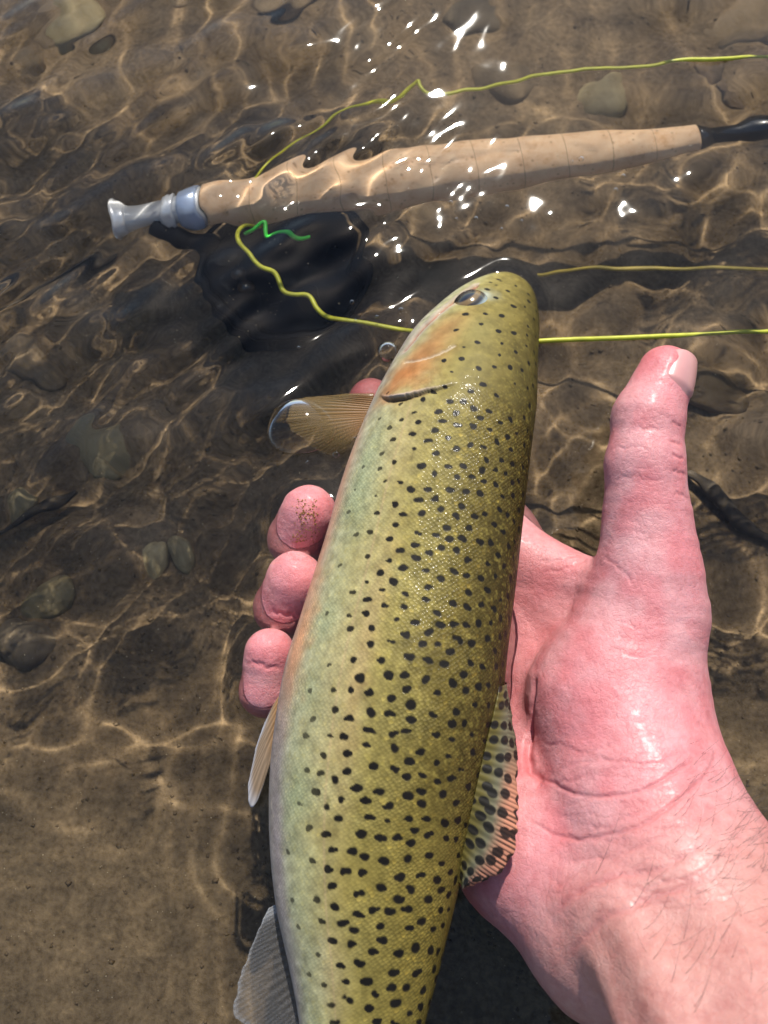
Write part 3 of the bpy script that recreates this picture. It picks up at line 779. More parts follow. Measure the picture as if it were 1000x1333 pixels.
# creases: (points, depth, width)
CREASE = [
    ([(692, 880), (684, 920), (684, 965), (690, 995), (702, 1018)], .14, .12), ([(690, 1000), (740, 1030), (800, 1032), (860, 1015), (905, 985)], .035, .05),
    ([(690, 1062), (730, 1090), (790, 1085), (850, 1060), (915, 1015), (935, 975)], .03, .05), ([(720, 1000), (790, 985), (850, 990), (900, 970)], .014, .05),
    ([(815, 562), (828, 557), (850, 557), (875, 562)], .010, .04), ([(792, 580), (820, 578), (846, 580)], .012, .035), ([(800, 622), (835, 618), (870, 624)], .010, .04),
    ([(775, 722), (800, 738), (820, 758)], .012, .05), ([(765, 722), (735, 735), (700, 745)], .02, .05), ([(768, 715), (735, 722), (695, 724)], .015, .04),
    ([(880, 548), (893, 556)], .025, .035), ([(878, 572), (894, 578)], .03, .035), ([(880, 590), (897, 597)], .03, .035), ([(880, 612), (899, 618)], .025, .035), ([(882, 640), (904, 648)], .02, .035),
    ([(720, 1180), (760, 1150), (800, 1135), (860, 1125), (930, 1085)], .03, .08), ([(740, 1240), (790, 1190), (850, 1165), (930, 1130)], .03, .09), ([(730, 1120), (800, 1110), (870, 1080)], .018, .05),
    ([(365, 712), (385, 722), (408, 722)], .03, .06), ([(345, 798), (368, 806), (388, 806)], .03, .06), ([(318, 862), (345, 874), (372, 872)], .03, .06),
    ([(800, 800), (840, 815), (880, 812)], .008, .04), ([(790, 835), (840, 850), (885, 845)], .008, .04)]
for k in range(26):                               # many faint wrinkles over the heel of the hand and the wrist
    y0 = random.uniform(960, 1200); x0 = random.uniform(690, 860); ln = random.uniform(40, 130); sl = random.uniform(-.5, .05)
    CREASE.append(([(x0 + ln * q, y0 + ln * q * sl + random.uniform(-5, 5) + 10 * math.sin(q * 3)) for q in (0, .33, .66, 1)], random.uniform(.006, .016), random.uniform(.03, .05)))
for k in range(10):
    y0 = random.uniform(540, 720); x0 = random.uniform(795, 850)
    CREASE.append(([(x0, y0), (x0 + 18, y0 - 3), (x0 + random.uniform(30, 45), y0 + random.uniform(-4, 6))], random.uniform(.004, .009), .03))
for pts_, dep, wid in CREASE:
    pts_ = [(a + random.uniform(-2, 2), b + random.uniform(-2.5, 2.5)) for a, b in spline(np.array(pts_, float), 9)] if len(pts_) > 2 else pts_
    pl = hand_poly(pts_)
    d, par = polydist(HV, pl)
    f = np.exp(-(d / wid) ** 2) * np.minimum(1, np.minimum(par, 1 - par) * 6 + .15)
    disp -= 1.25 * dep * f; red += .8 * np.exp(-(d / (wid * 1.3)) ** 2) * min(1, dep / .05)
disp += .03 * noise3(HV, .7, 3) + .012 * noise3(HV, 1.8, 4) + .006 * noise3(HV, 5, 6)
fine_ = noise3(HV, 9, 31) * noise3(HV, 2.2, 32); disp += .004 * fine_
# fine skin lines across the thumb and the ball of the thumb
thx = H['ip'][0] - H['mcp'][0]; thx /= np.linalg.norm(thx)
al_ = HV @ thx
disp += .010 * noise3(np.stack([al_ * 4.5 + .5 * HV[:, 0], HV[:, 0] * .7, HV[:, 2] * .7], 1), 1.0, 13)
# fine folds that run across the wrist
fo = noise3(np.stack([HV[:, 0] * .5, HV[:, 1] * 3.2 + HV[:, 0] * 1.3, HV[:, 2] * .5], 1), 1.0, 9)
wr = np.exp(-(np.linalg.norm(HV - H['cmc'][0] - np.array([.6, -1.8, 1.5]), axis=1) / 3.0) ** 2)
disp += .03 * fo * wr
HV = HV + HN * disp[:, None]
# colours: rosy palm and finger tips, paler wrist, tanned forearm
arm_t = np.clip(((HV - H['w'][0]) @ (H['f1'][0] - H['w'][0])) / ((H['f1'][0] - H['w'][0]) @ (H['f1'][0] - H['w'][0])), -2, 2)
ca = np.tile(np.array((.69, .26, .268)), (len(HV), 1))
nn = noise3(HV, .55, 7); n2 = noise3(HV, 1.7, 8)
ca = mixc(ca, (.74, .37, .365), np.clip(.5 + 1.0 * nn, 0, 1) * .7)
ca = mixc(ca, (.68, .19, .20), np.clip(.25 + 1.1 * n2, 0, 1) * .65)
ca = mixc(ca, (.54, .262, .215), sstep(-.5, .4, arm_t) * .85)
for k in 'mrp':                                     # paler rims round the flushed finger pads
    ca = mixc(ca, (.74, .42, .39), .45 * np.exp(-((np.linalg.norm(HV - H[k + '3'][0] - np.array([0, 0, .8]), axis=1) - .95) / .25) ** 2))
for k, rr in (('tip', 1.3), ('i3', 1.2), ('m3', .95), ('r3', .95), ('p3', .8), ('hy', 1.9)):
    ca = mixc(ca, (.70, .18, .19), .88 * np.exp(-(np.linalg.norm(HV - H[k][0], axis=1) / rr) ** 2))
ca = mixc(ca, (.67, .21, .21), .7 * np.exp(-(np.linalg.norm(HV - H['pa'][0] - np.array([-.3, 1.5, 0]), axis=1) / 2.8) ** 2))
ca = mixc(ca, (.50, .12, .13), np.clip(red, 0, 1) * .55)  # crease redness, darkened so the shade of the folds is painted in
person = make_mesh('person', HV, HQ, M['skin'], cols=np.clip(ca, 0, 1))
tag(person, 'bare right hand and hairy forearm, palm up, cradling the trout with the thumb free', 'person')
# thumb nail, wrapped on the right side of the tip
def nail(name, c, ax, out, w, l, r, lift=.03, taper=0.0):
    """curved plate: c on the digit axis, ax towards the tip, out = facing of the nail"""
    ax = ax / np.linalg.norm(ax); out = out - (out @ ax) * ax; out /= np.linalg.norm(out); sd = np.cross(ax, out)
    s = np.linspace(-1, 1, 25)[:, None]; t = np.linspace(0, 1, 30)[None]
    an = s * w * (1 - .12 * (t > .8) * (t - .8) * 5 * np.abs(s)) * np.sqrt(np.clip(1 - .55 * np.clip((.25 - t) / .25, 0, 1) ** 2, .05, 1))
    rr = r + lift + taper * (1 - t) - .07 * np.abs(s) ** 3 * (1 + 0 * t) - .10 * sstep(.25, 0, t)
    endl = l * (1 - .10 * np.abs(s) ** 2.2)
    P = c + (t * endl)[..., None] * ax + (np.cos(an) * rr - .20 * t ** 2)[..., None] * out + (np.sin(an) * rr)[..., None] * sd
    top = P.reshape(-1, 3); bot = (P - .06 * (np.cos(an)[..., None] * out + np.sin(an)[..., None] * sd)).reshape(-1, 3); k = len(top)
    idx = np.arange(k).reshape(25, 30); rim = np.concatenate([idx[:, 0], idx[-1, 1:], idx[::-1, -1][1:], idx[0, ::-1][1:-1]]); rn = np.roll(rim, -1)
    return make_mesh(name, np.concatenate([top, bot]), np.concatenate([grid_faces(25, 30), grid_faces(25, 30)[:, ::-1] + k, np.stack([rim, rn, rn + k, rim + k], 1)]), M['nail'], parent=person)
tipc = H['tip'][0]; tax = H['tip'][0] - H['pad'][0]
nail('thumb_nail', H['tip'][0] - tax / np.linalg.norm(tax) * .75, tax + np.array([.1, 0, 0]), np.array([.52, -.34, .80]), .74, 1.36, .87, .03, .12)
for f in 'imrp':
    a, b = H[f + '2'][0], H[f + '3'][0]
    nail('finger_nail', b - (b - a) / np.linalg.norm(b - a) * .8, b - a, np.array([-1.0, .25, -.1]), .7, .9, H[f + '3'][1] - .05, .0)

# hair on wrist and forearm
hv, hf = [], []
cand = np.where((arm_t > -.55) & (arm_t < 1.3) & (HV[:, 2] > 1.0))[0]
right_side = (HN @ np.array([.85, .5, 0.2]))
w_ = np.clip(right_side[cand] + .35, 0, 1) ** 1.4 * (0.25 + sstep(-.5, .1, arm_t[cand])); w_ /= w_.sum()
arm_ax = H['f1'][0] - H['w'][0]; arm_ax /= np.linalg.norm(arm_ax)
for q in RNG.choice(cand, 620, p=w_):
    p, n = HV[q], HN[q]
    d = n * random.uniform(.2, .5) + np.array([random.gauss(.7, .25), random.gauss(.25, .3), 0])
    d /= np.linalg.norm(d); L = random.uniform(.45, 1.15); bend = np.array([random.gauss(0, .15), random.gauss(.15, .25), -.35])
    t = np.linspace(0, 1, 6)[:, None]
    pth = p - n * .03 + d * t * L + bend * t ** 2 * L
    vv, ff = tube(pth, .0045 * (1 - .75 * t[:, 0]), 3, caps=False)
    hf.append(ff + sum(len(x) for x in hv) if len(hv) < 1 else ff + hv_n); hv.append(vv); hv_n = (hv_n if len(hv) > 1 else 0) + len(vv)
tag(make_mesh('arm_hair', np.concatenate(hv), np.concatenate(hf), M['hair'], parent=person), kind='stuff')

# ------------------------------------------------------------------ fly rod with its reel, sunk in the water
rod = bpy.data.objects.new('fly_rod', None); COL.objects.link(rod)
tag(rod, 'fly rod with cork grip, silver reel seat and black reel lying under the water', 'fishing rod')
RZ = -3.2
gl_, gr_ = UW(268, 266, RZ), UW(908, 180, RZ + .9)
axr = gr_ - gl_; GL = np.linalg.norm(axr); axr = axr / GL
rod.location = Vector((gl_ + axr * GL * .5) * SC)
def rodpart(name, origin, axis, prof, mat, parent=None, nseg=48):
    v, f = lathe(origin, axis, prof, nseg)
    o = make_mesh(name, v, f, M[mat], parent=parent)
    if parent is rod: o.matrix_parent_inverse = Matrix.Translation(-rod.location)
    return o
# full-wells grip: slim waist at both ends, swelling behind the middle
pf = spline(np.array([(0, .74), (.05, .9), (.12, 1.06), (.25, 1.26), (.38, 1.32), (.5, 1.24), (.62, 1.1), (.75, .95), (.86, .82), (.95, .7), (1, .66)]), 90)
grip = [(0, 0)] + [(0, pf[0, 1] - .06)] + [(a * GL, b) for a, b in pf] + [(GL + .02, pf[-1, 1] - .06)] + [(GL + .02, 0)]
cg = rodpart('cork_grip', gl_, axr, grip, 'cork', rod)
for k in range(1, 11):
    s = k / 11.0; r = np.interp(s, pf[:, 0], pf[:, 1])
    v, f = lathe(gl_ + axr * GL * s, axr, [(-.012, r - .03), (-.012, r + .003), (.012, r + .003), (.012, r - .03)], 48)
    make_mesh('cork_ring_joint', v, f, M['joint'], parent=cg)
rodpart('winding_check', gr_, axr, [(0.03, 0), (.03, .6), (.12, .62), (.4, .5), (.5, .46), (.5, 0)], 'black', rod)
bend_end = UW(1130, 136, RZ + 1.5)
axb = bend_end - gr_; BL = np.linalg.norm(axb); axb /= BL
rodpart('rod_blank', gr_ + axr * .4, axb, [(0, 0), (0, .40), (1.2, .38), (1.7, .55), (2.2, .58), (3.2, .5), (3.5, .4), (9, .36), (60, .28), (60, 0)], 'black', rod)
SL = np.linalg.norm(UW(146, 283, RZ - .3) - gl_); axs = (UW(146, 283, RZ - .3) - gl_) / SL
rodpart('reel_seat', gl_, axs, [(0.02, 0), (.02, .62), (.1, .66), (SL * .24, .66), (SL * .25, .6), (SL * .9, .6), (SL * .9, 0)], 'metal', rod)
rodpart('locking_ring', gl_ + axs * .12, axs, [(0, .5), (0, .74), (.1, .78), (.75, .78), (.85, .72), (.85, .5)], 'bluemetal', rod)
rodpart('locking_ring', gl_ + axs * 1.15, axs, [(0, .5), (0, .72), (.08, .8), (.2, .74), (.32, .8), (.44, .74), (.52, .72), (.52, .5)], 'metal', rod)
rodpart('butt_cap', gl_ + axs * SL * .88, axs, [(0, .4), (0, .62), (.1, .66), (SL * .08, .7), (SL * .1, .78), (SL * .13, .76), (SL * .13, 0)], 'metal', rod)
# reel: an open frame of two rims and posts round a ported spool, lying on its side
rc = UW(372, 352, -5.6)
reel = rodpart('reel', rc, (0.05, -.12, 1), [(-1.2, 0), (-1.2, 3.1), (-1.05, 3.3), (-.85, 3.3), (-.8, 3.0), (-.75, 1.4), (.75, 1.4), (.8, 2.85), (1.0, 2.95), (1.12, 2.8), (1.05, 1.1), (1.2, .95), (1.2, 0)], 'reel', rod, 64)
rn = np.array([.05, -.12, 1]); rn /= np.linalg.norm(rn)
ra_ = np.cross(rn, [1, 0, 0]); ra_ /= np.linalg.norm(ra_); rb_ = np.cross(rn, ra_)
def reelpart(name, v, f, mat):
    return make_mesh(name, v, f, M[mat], parent=reel)
v, f = lathe(rc, rn, [(.85, 3.05), (.85, 3.32), (1.1, 3.34), (1.2, 3.2), (1.1, 3.02), (.85, 3.05)], 64); reelpart('frame_rim', v, f, 'reel')
for k in range(5):
    a = k * 1.2566 + .5; c = rc + 3.18 * (math.cos(a) * ra_ + math.sin(a) * rb_)
    v, f = lathe(c - rn * .9, rn, [(0, 0), (0, .16), (1.8, .16), (1.8, 0)], 12); reelpart('frame_post', v, f, 'reel')
for k in range(9):
    a = k * .698 + .2; c = rc + 2.05 * (math.cos(a) * ra_ + math.sin(a) * rb_)
    v, f = lathe(c + rn * .98, rn, [(0, .24), (.1, .34), (.13, .38), (.1, .42), (0, .44)], 20); reelpart('spool_port', v, f, 'reel')
hk = rc + 1.9 * (math.cos(2.2) * ra_ + math.sin(2.2) * rb_) + rn * 1.0
v, f = lathe(hk, rn, [(0, 0), (0, .2), (.2, .18), (.3, .3), (.8, .36), (1.0, .3), (1.05, 0)], 20); reelpart('handle_knob', v, f, 'black')
v, f = lathe(rc + rn * -.6, rn, [(-.12, 1.3), (-.12, 2.3), (.9, 2.35), (.9, 1.3)], 48); reelpart('backing', v, f, 'ochre')
seat_mid = gl_ + axs * SL * .55 - np.array([0, .62, .1])
v, f = tube(np.array([rc + (seat_mid - rc) * k for k in (.55, .7, .85, 1.0)]), [.5, .42, .38, .36], 12); reelpart('reel_foot', v, f, 'reel')

# ------------------------------------------------------------------ fly lines
def wiggle(P, amp, wl, seed):
    P = resample(spline(P, 700), 1000); T, A, B = frames(P)
    s = np.concatenate([[0], np.cumsum(np.linalg.norm(np.diff(P, axis=0), axis=1))])
    w = noise3(np.stack([s / wl, 0 * s, 0 * s], 1), 1.0, seed)
    return P + A * (amp * w)[:, None]
def line(name, pts, r, mat, label, amp=.03, wl=1.0, seed=1):
    P = wiggle(np.array([UW(*p) for p in pts]), amp, wl, seed)
    v, f = tube(P, r, 8); o = make_mesh(name, v, f, M[mat])
    return tag(o, label, 'fishing line', 'fly lines trailing in the stream')
line('fly_line', [(1700, 404, .02), (1500, 410, .02), (1280, 420, .02), (1060, 428, .02), (1000, 431, .02), (900, 436, .02), (800, 441, .02), (700, 444, .02), (640, 446, -.9), (580, 440, -1.0), (530, 431, -.35), (490, 424, -.3), (455, 417, -.3), (428, 412, -.35), (414, 402, -.4), (402, 386, -.45), (383, 384, -.5), (368, 377, -.5), (358, 355, -.5), (338, 347, -.6), (325, 332, -.7), (313, 318, -.8), (309, 303, -1.0), (318, 290, -2.0), (335, 292, -3.2)],
     .088, 'line', 'yellow fly line crossing behind the trout and kinking up to the reel', amp=.02, wl=.9, seed=3)
line('fly_line', [(1700, 66, -.05), (1500, 60, -.05), (1280, 66, -.05), (1060, 72, -.05), (1000, 74, -.05), (930, 77, -.05), (880, 78, -.1), (850, 86, -.2), (800, 89, -.3), (740, 93, -.4), (690, 101, -.6), (640, 112, -1.0), (590, 121, -1.1), (560, 121, -1.1), (548, 112, -1.1), (544, 104, -1.1), (535, 112, -1.3), (515, 128, -1.7), (500, 134, -2.0), (470, 142, -2.5), (445, 152, -2.9), (415, 165, -3.2), (380, 182, -3.2), (350, 205, -2.2), (328, 235, -2.4), (318, 262, -2.8)],
     .08, 'line', 'thin yellow fly line across the top, beyond the cork grip', amp=.11, wl=.7, seed=5)
line('fly_line', [(1700, 372, -2.8), (1500, 362, -2.7), (1280, 360, -2.7), (1060, 353, -2.6), (1000, 352, -2.5), (940, 350, -2.5), (880, 349, -2.5), (820, 348, -2.6), (770, 346, -2.8), (735, 352, -3.2), (700, 360, -4)],
     .085, 'ochre', 'dull ochre fly line sunk between the trout\'s snout and the right edge', amp=.04, wl=1.1, seed=7)
line('fly_line', [(402, 308, -2.4), (385, 310, -2.2), (365, 307, -2.0), (350, 310, -1.9), (345, 300, -1.8), (343, 287, -1.8), (338, 286, -1.8), (328, 297, -1.9), (318, 303, -2.2)],
     .085, 'green', 'short bright green length of line lying on the black reel', amp=.02, wl=.6, seed=9)

# ------------------------------------------------------------------ stones, dark strips
def stone_mesh(seed, mat):
    import bmesh
    bm = bmesh.new(); bmesh.ops.create_icosphere(bm, subdivisions=3, radius=1.0)
    P = np.array([v.co for v in bm.verts]); n = P / np.linalg.norm(P, axis=1)[:, None]
    r = 1 + .34 * noise3(n + seed * 3, .9, seed) + .15 * noise3(n + seed, 2.1, seed + 1) + .05 * noise3(n, 5, seed + 2)
    P = n * r[:, None] * np.array([1, .78 + .05 * (seed % 4), .55])
    for v, p in zip(bm.verts, P): v.co = p * SC
    me = bpy.data.meshes.new('stone'); bm.to_mesh(me); bm.free(); me.shade_smooth(); me.materials.append(mat); return me
SM = {k: [stone_mesh(i + 1 + 5 * q, M[k]) for i in range(3)] for q, k in enumerate(('stone_brown', 'stone_dark', 'stone_pale', 'stone_red'))}
def put_stone(px, py, size, kind, label, group=None, sink=.35):
    p = UW(px, py, BED); z = float(bed_z(np.array([p[0]]), np.array([p[1]]))[0])
    o = bpy.data.objects.new('stone', random.choice(SM[kind])); COL.objects.link(o)
    o.location = (p[0] * SC, p[1] * SC, (z + size * .55 * (1 - 2 * sink)) * SC)
    o.rotation_euler = (random.uniform(-.2, .2), random.uniform(-.2, .2), random.uniform(0, 6.3)); o.scale = (size,) * 3
    o.cycles.is_caustics_receiver = True
    return tag(o, label, 'stone', group)
put_stone(615, 8, 1.5, 'stone_dark', 'dark stone under the water at the very top of the picture', sink=.68)
put_stone(95, 22, 1.7, 'stone_pale', 'pale tan stone in the upper left corner of the stream', sink=.68)
put_stone(985, 35, 1.8, 'stone_brown', 'large brown stone in the upper right corner of the stream', sink=.68)
put_stone(925, 92, 1.2, 'stone_red', 'reddish stone just below the end of the topmost yellow line', sink=.62)
put_stone(790, 118, 1.5, 'stone_pale', 'flat tan stone between the topmost yellow line and the cork grip', sink=.68)
put_stone(35, 830, 1.1, 'stone_dark', 'dark oval stone added for a caustic pattern at the left edge of the streambed', sink=.7)  # this stone and the next two stand in for lens caustics
put_stone(60, 775, 0.9, 'stone_pale', 'small pale stone added for a caustic pattern, touching the dark oval one at the left', sink=.68)
put_stone(30, 655, 0.8, 'stone_pale', 'small yellowish stone added for a caustic pattern near the left edge beside the dark band', sink=.6)
put_stone(232, 722, 0.7, 'stone_pale', 'pale yellow pebble left of the ring finger')
put_stone(195, 728, 0.6, 'stone_pale', 'smaller pale pebble in the pair left of the fingers')
put_stone(132, 602, 0.5, 'stone_pale', 'lone light pebble below the reel, left of the pectoral fin')
random.seed(21)
used = []
n = 0
while n < 14:
    px, py = random.uniform(-40, 1040), random.uniform(-30, 860)
    if py > 640 and px > 330: continue
    if random.random() > np.interp(py, [0, 500, 850], [1, .8, .25]): continue
    s = random.choice((.5, .6, .7, .8, .9, 1.0, 1.2, 1.5))
    p = UW(px, py, BED)
    if any((p[0] - q[0]) ** 2 + (p[1] - q[1]) ** 2 < (.8 * (s + q[2])) ** 2 for q in used): continue
    used.append((p[0], p[1], s)); n += 1
    kind = random.choices(('stone_brown', 'stone_dark', 'stone_pale', 'stone_red'), (8, 1, .6, 1.4))[0]
    size_w = 'small' if s < .75 else 'medium' if s < 1.1 else 'large'
    tone = {'stone_brown': 'brown', 'stone_dark': 'dark grey', 'stone_pale': 'pale tan', 'stone_red': 'reddish'}[kind]
    if py < 120: where = 'above the rod in the left third' if px < 333 else 'above the rod in the middle third' if px < 667 else 'above the rod in the right third'
    elif py < 285: where = 'level with the rod, left of the reel seat' if px < 200 else 'just beside or under the cork grip' if px < 760 else 'near the black end of the rod'
    elif py < 470: where = 'left of the black reel' if px < 260 else 'under or below the black reel' if px < 600 else 'right of the trout head, near the yellow lines'
    elif px > 600: where = 'between the trout and the thumb' if px < 790 else 'right of the thumb'
    else: where = 'left of the pectoral fin' if py < 610 else 'left of the fingertips, near the left edge' if px < 170 else 'close to the left of the fingertips'
    put_stone(px, py, s, kind, f'{size_w} {tone} stone half buried in silt {where}', 'stones half buried in the streambed', random.uniform(.64, .78))

def strip(pts, r, label):  # rough dark brown tube laid along the bed
    P = resample(spline(np.array([UW(*p) for p in pts]), 60), 60)
    P = P + .22 * np.stack([noise3(P, .6, 3), noise3(P, .6, 5), noise3(P, .6, 6)], 1)
    v, f = tube(P, r * (.8 + .45 * noise3(P, 1.5, 2)) * np.sin(np.linspace(.35, 2.8, 60)) ** .5, 10)
    return tag(make_mesh('strip', v, f, M['strip']), label, 'strip')
strip([(895, 618, -7.9), (935, 650, -7.7), (975, 690, -7.7), (1030, 735, -7.9)], .34, 'dark bumpy band on the bed right of the thumb')
strip([(-30, 398, -8.0), (40, 372, -7.8), (100, 346, -7.7), (145, 330, -7.9)], .34, 'dark bumpy band on the bed at the left edge below the reel seat')
strip([(-20, 700, -7.5), (35, 672, -7.4), (92, 640, -7.4)], .3, 'short dark band on the bed at the left edge, below the longer one')

# loose gravel over the bed, too small to count
gv, gf, off = [], [], 0
octa = np.array([(1, 0, 0), (0, 1, 0), (-1, 0, 0), (0, -1, 0), (0, 0, .7), (0, 0, -.7)], float)
of = np.array([(0, 1, 4), (1, 2, 4), (2, 3, 4), (3, 0, 4), (1, 0, 5), (2, 1, 5), (3, 2, 5), (0, 3, 5)])
Ng = 5200
gxs, gys = RNG.uniform(-22, 22, Ng), RNG.uniform(-7, 42, Ng)
gzs = bed_z(gxs, gys); gsz = np.clip(RNG.lognormal(-2.9, .45, Ng), .025, .13)
rot = RNG.uniform(0, 6.3, Ng)
O = octa[None] * gsz[:, None, None] * RNG.uniform(.7, 1.2, (Ng, 6, 1))
R = np.stack([np.stack([np.cos(rot), -np.sin(rot), 0 * rot], 1), np.stack([np.sin(rot), np.cos(rot), 0 * rot], 1), np.stack([0 * rot, 0 * rot, 1 + 0 * rot], 1)], 1)
O = np.einsum('nij,nkj->nki', R, O) + np.stack([gxs, gys, gzs], 1)[:, None]
tag(make_mesh('gravel', O.reshape(-1, 3), (of[None] + 6 * np.arange(Ng)[:, None, None]).reshape(-1, 3), M['stone_brown']), 'fine loose gravel strewn over the streambed', kind='stuff')
# silt flecks drifting in the water
Ns = 1500
P = np.stack([RNG.uniform(-13, 12, Ns), RNG.uniform(-6, 34, Ns), RNG.uniform(-5.5, -.15, Ns)], 1)
keep = hand_sd(P) > .3; P = P[keep]; Ns = len(P)
O = P[:, None] + octa[None] * RNG.uniform(.007, .022, (Ns, 1, 1))
tag(make_mesh('drifting_silt', O.reshape(-1, 3), (of[None] + 6 * np.arange(Ns)[:, None, None]).reshape(-1, 3), M['silt']), 'tiny pale flecks of silt drifting in the water', kind='stuff')
# wet sand stuck to the middle finger's tip
P = []
while len(P) < 170:
    px = random.gauss(random.choice((388, 390, 412)), 5); py = random.uniform(645, 712)
    if 364 < px < 430: P.append(HV[on_hand(px, py)] + np.array([0, 0, .008]))
P = np.array(P); O = P[:, None] + octa[None] * RNG.uniform(.012, .034, (len(P), 1, 1))
tag(make_mesh('sand', O.reshape(-1, 3), (of[None] + 6 * np.arange(len(P))[:, None, None]).reshape(-1, 3), M['sand']), 'golden grains of wet sand on the uppermost of the three visible fingertips', kind='stuff')

# ------------------------------------------------------------------ the water
WR = np.random.default_rng(5)
WAVES = []
for k in range(85):
    lam = math.exp(WR.uniform(math.log(.9), math.log(7.0)))
    a = WR.normal(1.9, .75) if k % 3 else WR.uniform(0, 6.28)
    WAVES.append((2 * math.pi / lam * math.cos(a), 2 * math.pi / lam * math.sin(a), WR.uniform(0, 6.28), lam * .0021 * (1.35 if 2.2 < lam < 5.5 else .75), lam))
RIPPLES = []                                        # a slanting train of short ripples, up the left side of the picture
for k in range(26):
    lam = math.exp(WR.uniform(math.log(.85), math.log(2.6))); a = WR.normal(2.25, .28)
    RIPPLES.append((2 * math.pi / lam * math.cos(a), 2 * math.pi / lam * math.sin(a), WR.uniform(0, 6.28), lam * .0042))
def wave_h(X, Y):
    Z = np.zeros_like(X)
    m = sstep(9, 19, Y - .25 * X) * (1 - .75 * sstep(-2, 9, X))
    m = m * (1 + .5 * noise3(np.stack([X, Y, 0 * X], -1), .22, 21))
    g0 = U(592, 215, 0.0)
    m = m * (1 - .6 * np.exp(-(((X - g0[0] - 1) / 3.6) ** 2 + ((Y - g0[1] - 1) / 9) ** 2)))
    g1, g2 = U(430, 205, 0.0), U(205, 270, 0.0)
    m = m * (1 + .9 * np.exp(-(((X - g1[0]) / 3.0) ** 2 + ((Y - g1[1]) / 2.5) ** 2))) * (1 - .55 * np.exp(-(((X - g2[0]) / 3.0) ** 2 + ((Y - g2[1]) / 2.5) ** 2)))
    for kx, ky, ph, A in RIPPLES: Z += A * m * np.sin(kx * X + ky * Y + ph)
    amp = np.interp(Y, [-6, 3, 8, 14, 22, 30], [.24, .36, 1.15, 1.3, 1.0, .9])
    ampS = np.interp(Y, [-6, 3, 8, 14, 22, 30], [.10, .16, .5, .6, .5, .5])
    P = np.stack([X, Y, 0 * X], -1)
    patch = 1 + .45 * noise3(P, .16, 12)
    for kx, ky, ph, A, lam in WAVES:
        Z += A * np.sin(kx * X + ky * Y + ph) * (amp if lam > 2.5 else ampS)
    c = U(400, 205, 0.0)
    patch = patch + .5 * np.exp(-(((X - c[0]) / 4.5) ** 2 + ((Y - c[1]) / 3.0) ** 2))
    g0 = U(592, 215, 0.0)
    patch = patch * (1 - .3 * np.exp(-(((X - g0[0]) / 7) ** 2 + ((Y - g0[1] - 1.5) / 8) ** 2)))
    fade = np.exp(-np.maximum(0, np.hypot(X, Y - 14) - 30) / 12)
    return Z * patch * fade
# meniscus where skin and fish pierce the surface
coarse = FV[::8, ::8].reshape(-1, 3); cb = BVHTree.FromPolygons([Vector(p) for p in coarse], grid_faces(FV[::8, ::8].shape[0], FV[::8, ::8].shape[1], True).tolist())
mx_ = np.arange(-14, 16, .2); my_ = np.arange(-10, 29, .2)
MX, MY = np.meshgrid(mx_, my_)
Pm = np.stack([MX, MY, 0 * MX], -1)
dh = hand_sd(Pm)
df = np.array([(cb.find_nearest(Vector(p), 7.0)[3] or 7.0) for p in Pm.reshape(-1, 3)]).reshape(MX.shape)
dm = np.minimum(np.maximum(dh, 0), df)
men = .11 * np.exp(-np.abs(dm) / .26) + .010 * np.sin(2 * math.pi * dm / .8) * np.exp(-dm / 1.3) * sstep(.15, .5, dm)
def bil(X, Y, G):
    # smooth cubic B-spline lookup: no creases that the light would show
    fx = np.clip((X - mx_[0]) / .2, 1, len(mx_) - 3.001); fy = np.clip((Y - my_[0]) / .2, 1, len(my_) - 3.001)
    i, j = fx.astype(int), fy.astype(int); a, b = fx - i, fy - j
    wt = lambda t: ((1 - t) ** 3 / 6, (3 * t ** 3 - 6 * t ** 2 + 4) / 6, (-3 * t ** 3 + 3 * t ** 2 + 3 * t + 1) / 6, t ** 3 / 6)
    wa, wb = wt(a), wt(b); v = 0
    for q in range(4):
        for w in range(4): v = v + wb[q] * wa[w] * G[j + q - 1, i + w - 1]
    return v
xs = axis_samples(-17, 17, .08, 4000); ys = axis_samples(-6.5, 35, .08, 4000)
X, Y = np.meshgrid(xs, ys)
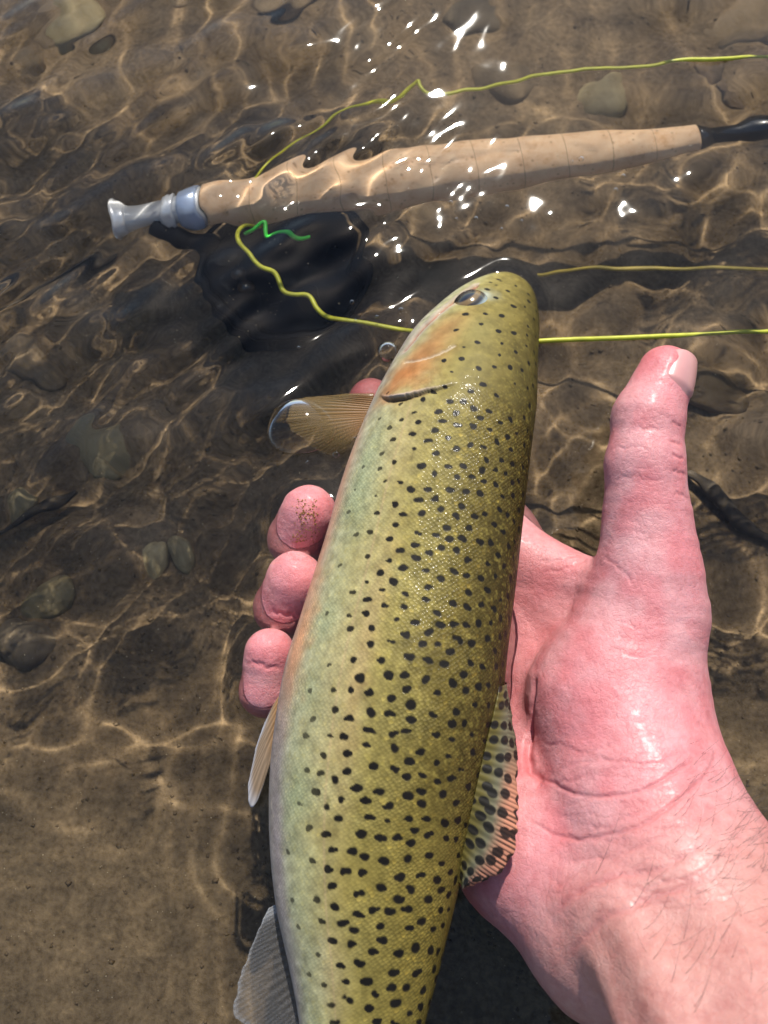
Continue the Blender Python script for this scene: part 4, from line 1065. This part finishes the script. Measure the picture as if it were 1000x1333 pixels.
damp = bil(X, Y, np.exp(-dm / 1.2))
Z = wave_h(X, Y) * (1 - .55 * damp) + bil(X, Y, men)
water = make_mesh('stream_water', np.stack([X, Y, Z], -1).reshape(-1, 3), grid_faces(len(ys), len(xs)), M['water'], receiver=False)
tag(water, 'clear rippled surface of the shallow stream', kind='structure')
water.cycles.is_caustics_caster = True

# ------------------------------------------------------------------ bubbles
def bubble(px, py, r, label, group=None, flatten=1.0, sx=1.0):
    p = U(px, py, 0.0); z = float(wave_h(np.array([p[0]]), np.array([p[1]]))[0])
    ph = np.linspace(0.001, math.pi * .56, 22)[:, None]; az = np.linspace(0, 2 * math.pi, 32, endpoint=False)[None]
    wob = 1 + (.04 * np.sin(3 * az + px) if r > .5 else 0 * az)
    V = np.stack([p[0] + r * sx * wob * np.sin(ph) * np.cos(az), p[1] + r * wob * np.sin(ph) * np.sin(az), z + r * flatten * np.cos(ph) + 0 * az], -1)
    o = make_mesh('bubble', V.reshape(-1, 3), grid_faces(22, 32, True), M['film'], receiver=False)
    return tag(o, label, 'bubble', group)
bubble(505, 460, .36, 'round air bubble against the gill cover of the trout')
bubble(392, 556, 1.02, 'large flat bubble of water film over the pectoral fin', flatten=.42, sx=1.12)
for bx, by, r in ((757, 206, .1), (745, 209, .06), (812, 228, .08), (802, 246, .08), (587, 264, .07), (594, 286, .06), (620, 285, .08), (653, 298, .06), (660, 270, .08), (679, 288, .06), (522, 404, .09), (458, 391, .08), (463, 415, .06), (491, 413, .06), (389, 451, .06), (437, 590, .12), (470, 560, .14), (461, 570, .09), (421, 723, .05), (350, 817, .06), (386, 718, .06), (400, 600, .07)):
    where = 'below the cork grip right of the glints' if bx > 720 else 'between the cork grip and the trout snout' if by < 300 else 'over the dark reel, left of the trout head' if by < 460 else 'in the foam where the pectoral fin meets the belly' if by < 605 else 'at the waterline of the fingertips'
    size_w = 'larger' if r >= .08 else 'smallest'
    bubble(bx, by, r, f'{size_w} tiny air bubble {where}', 'tiny bubbles on the water')
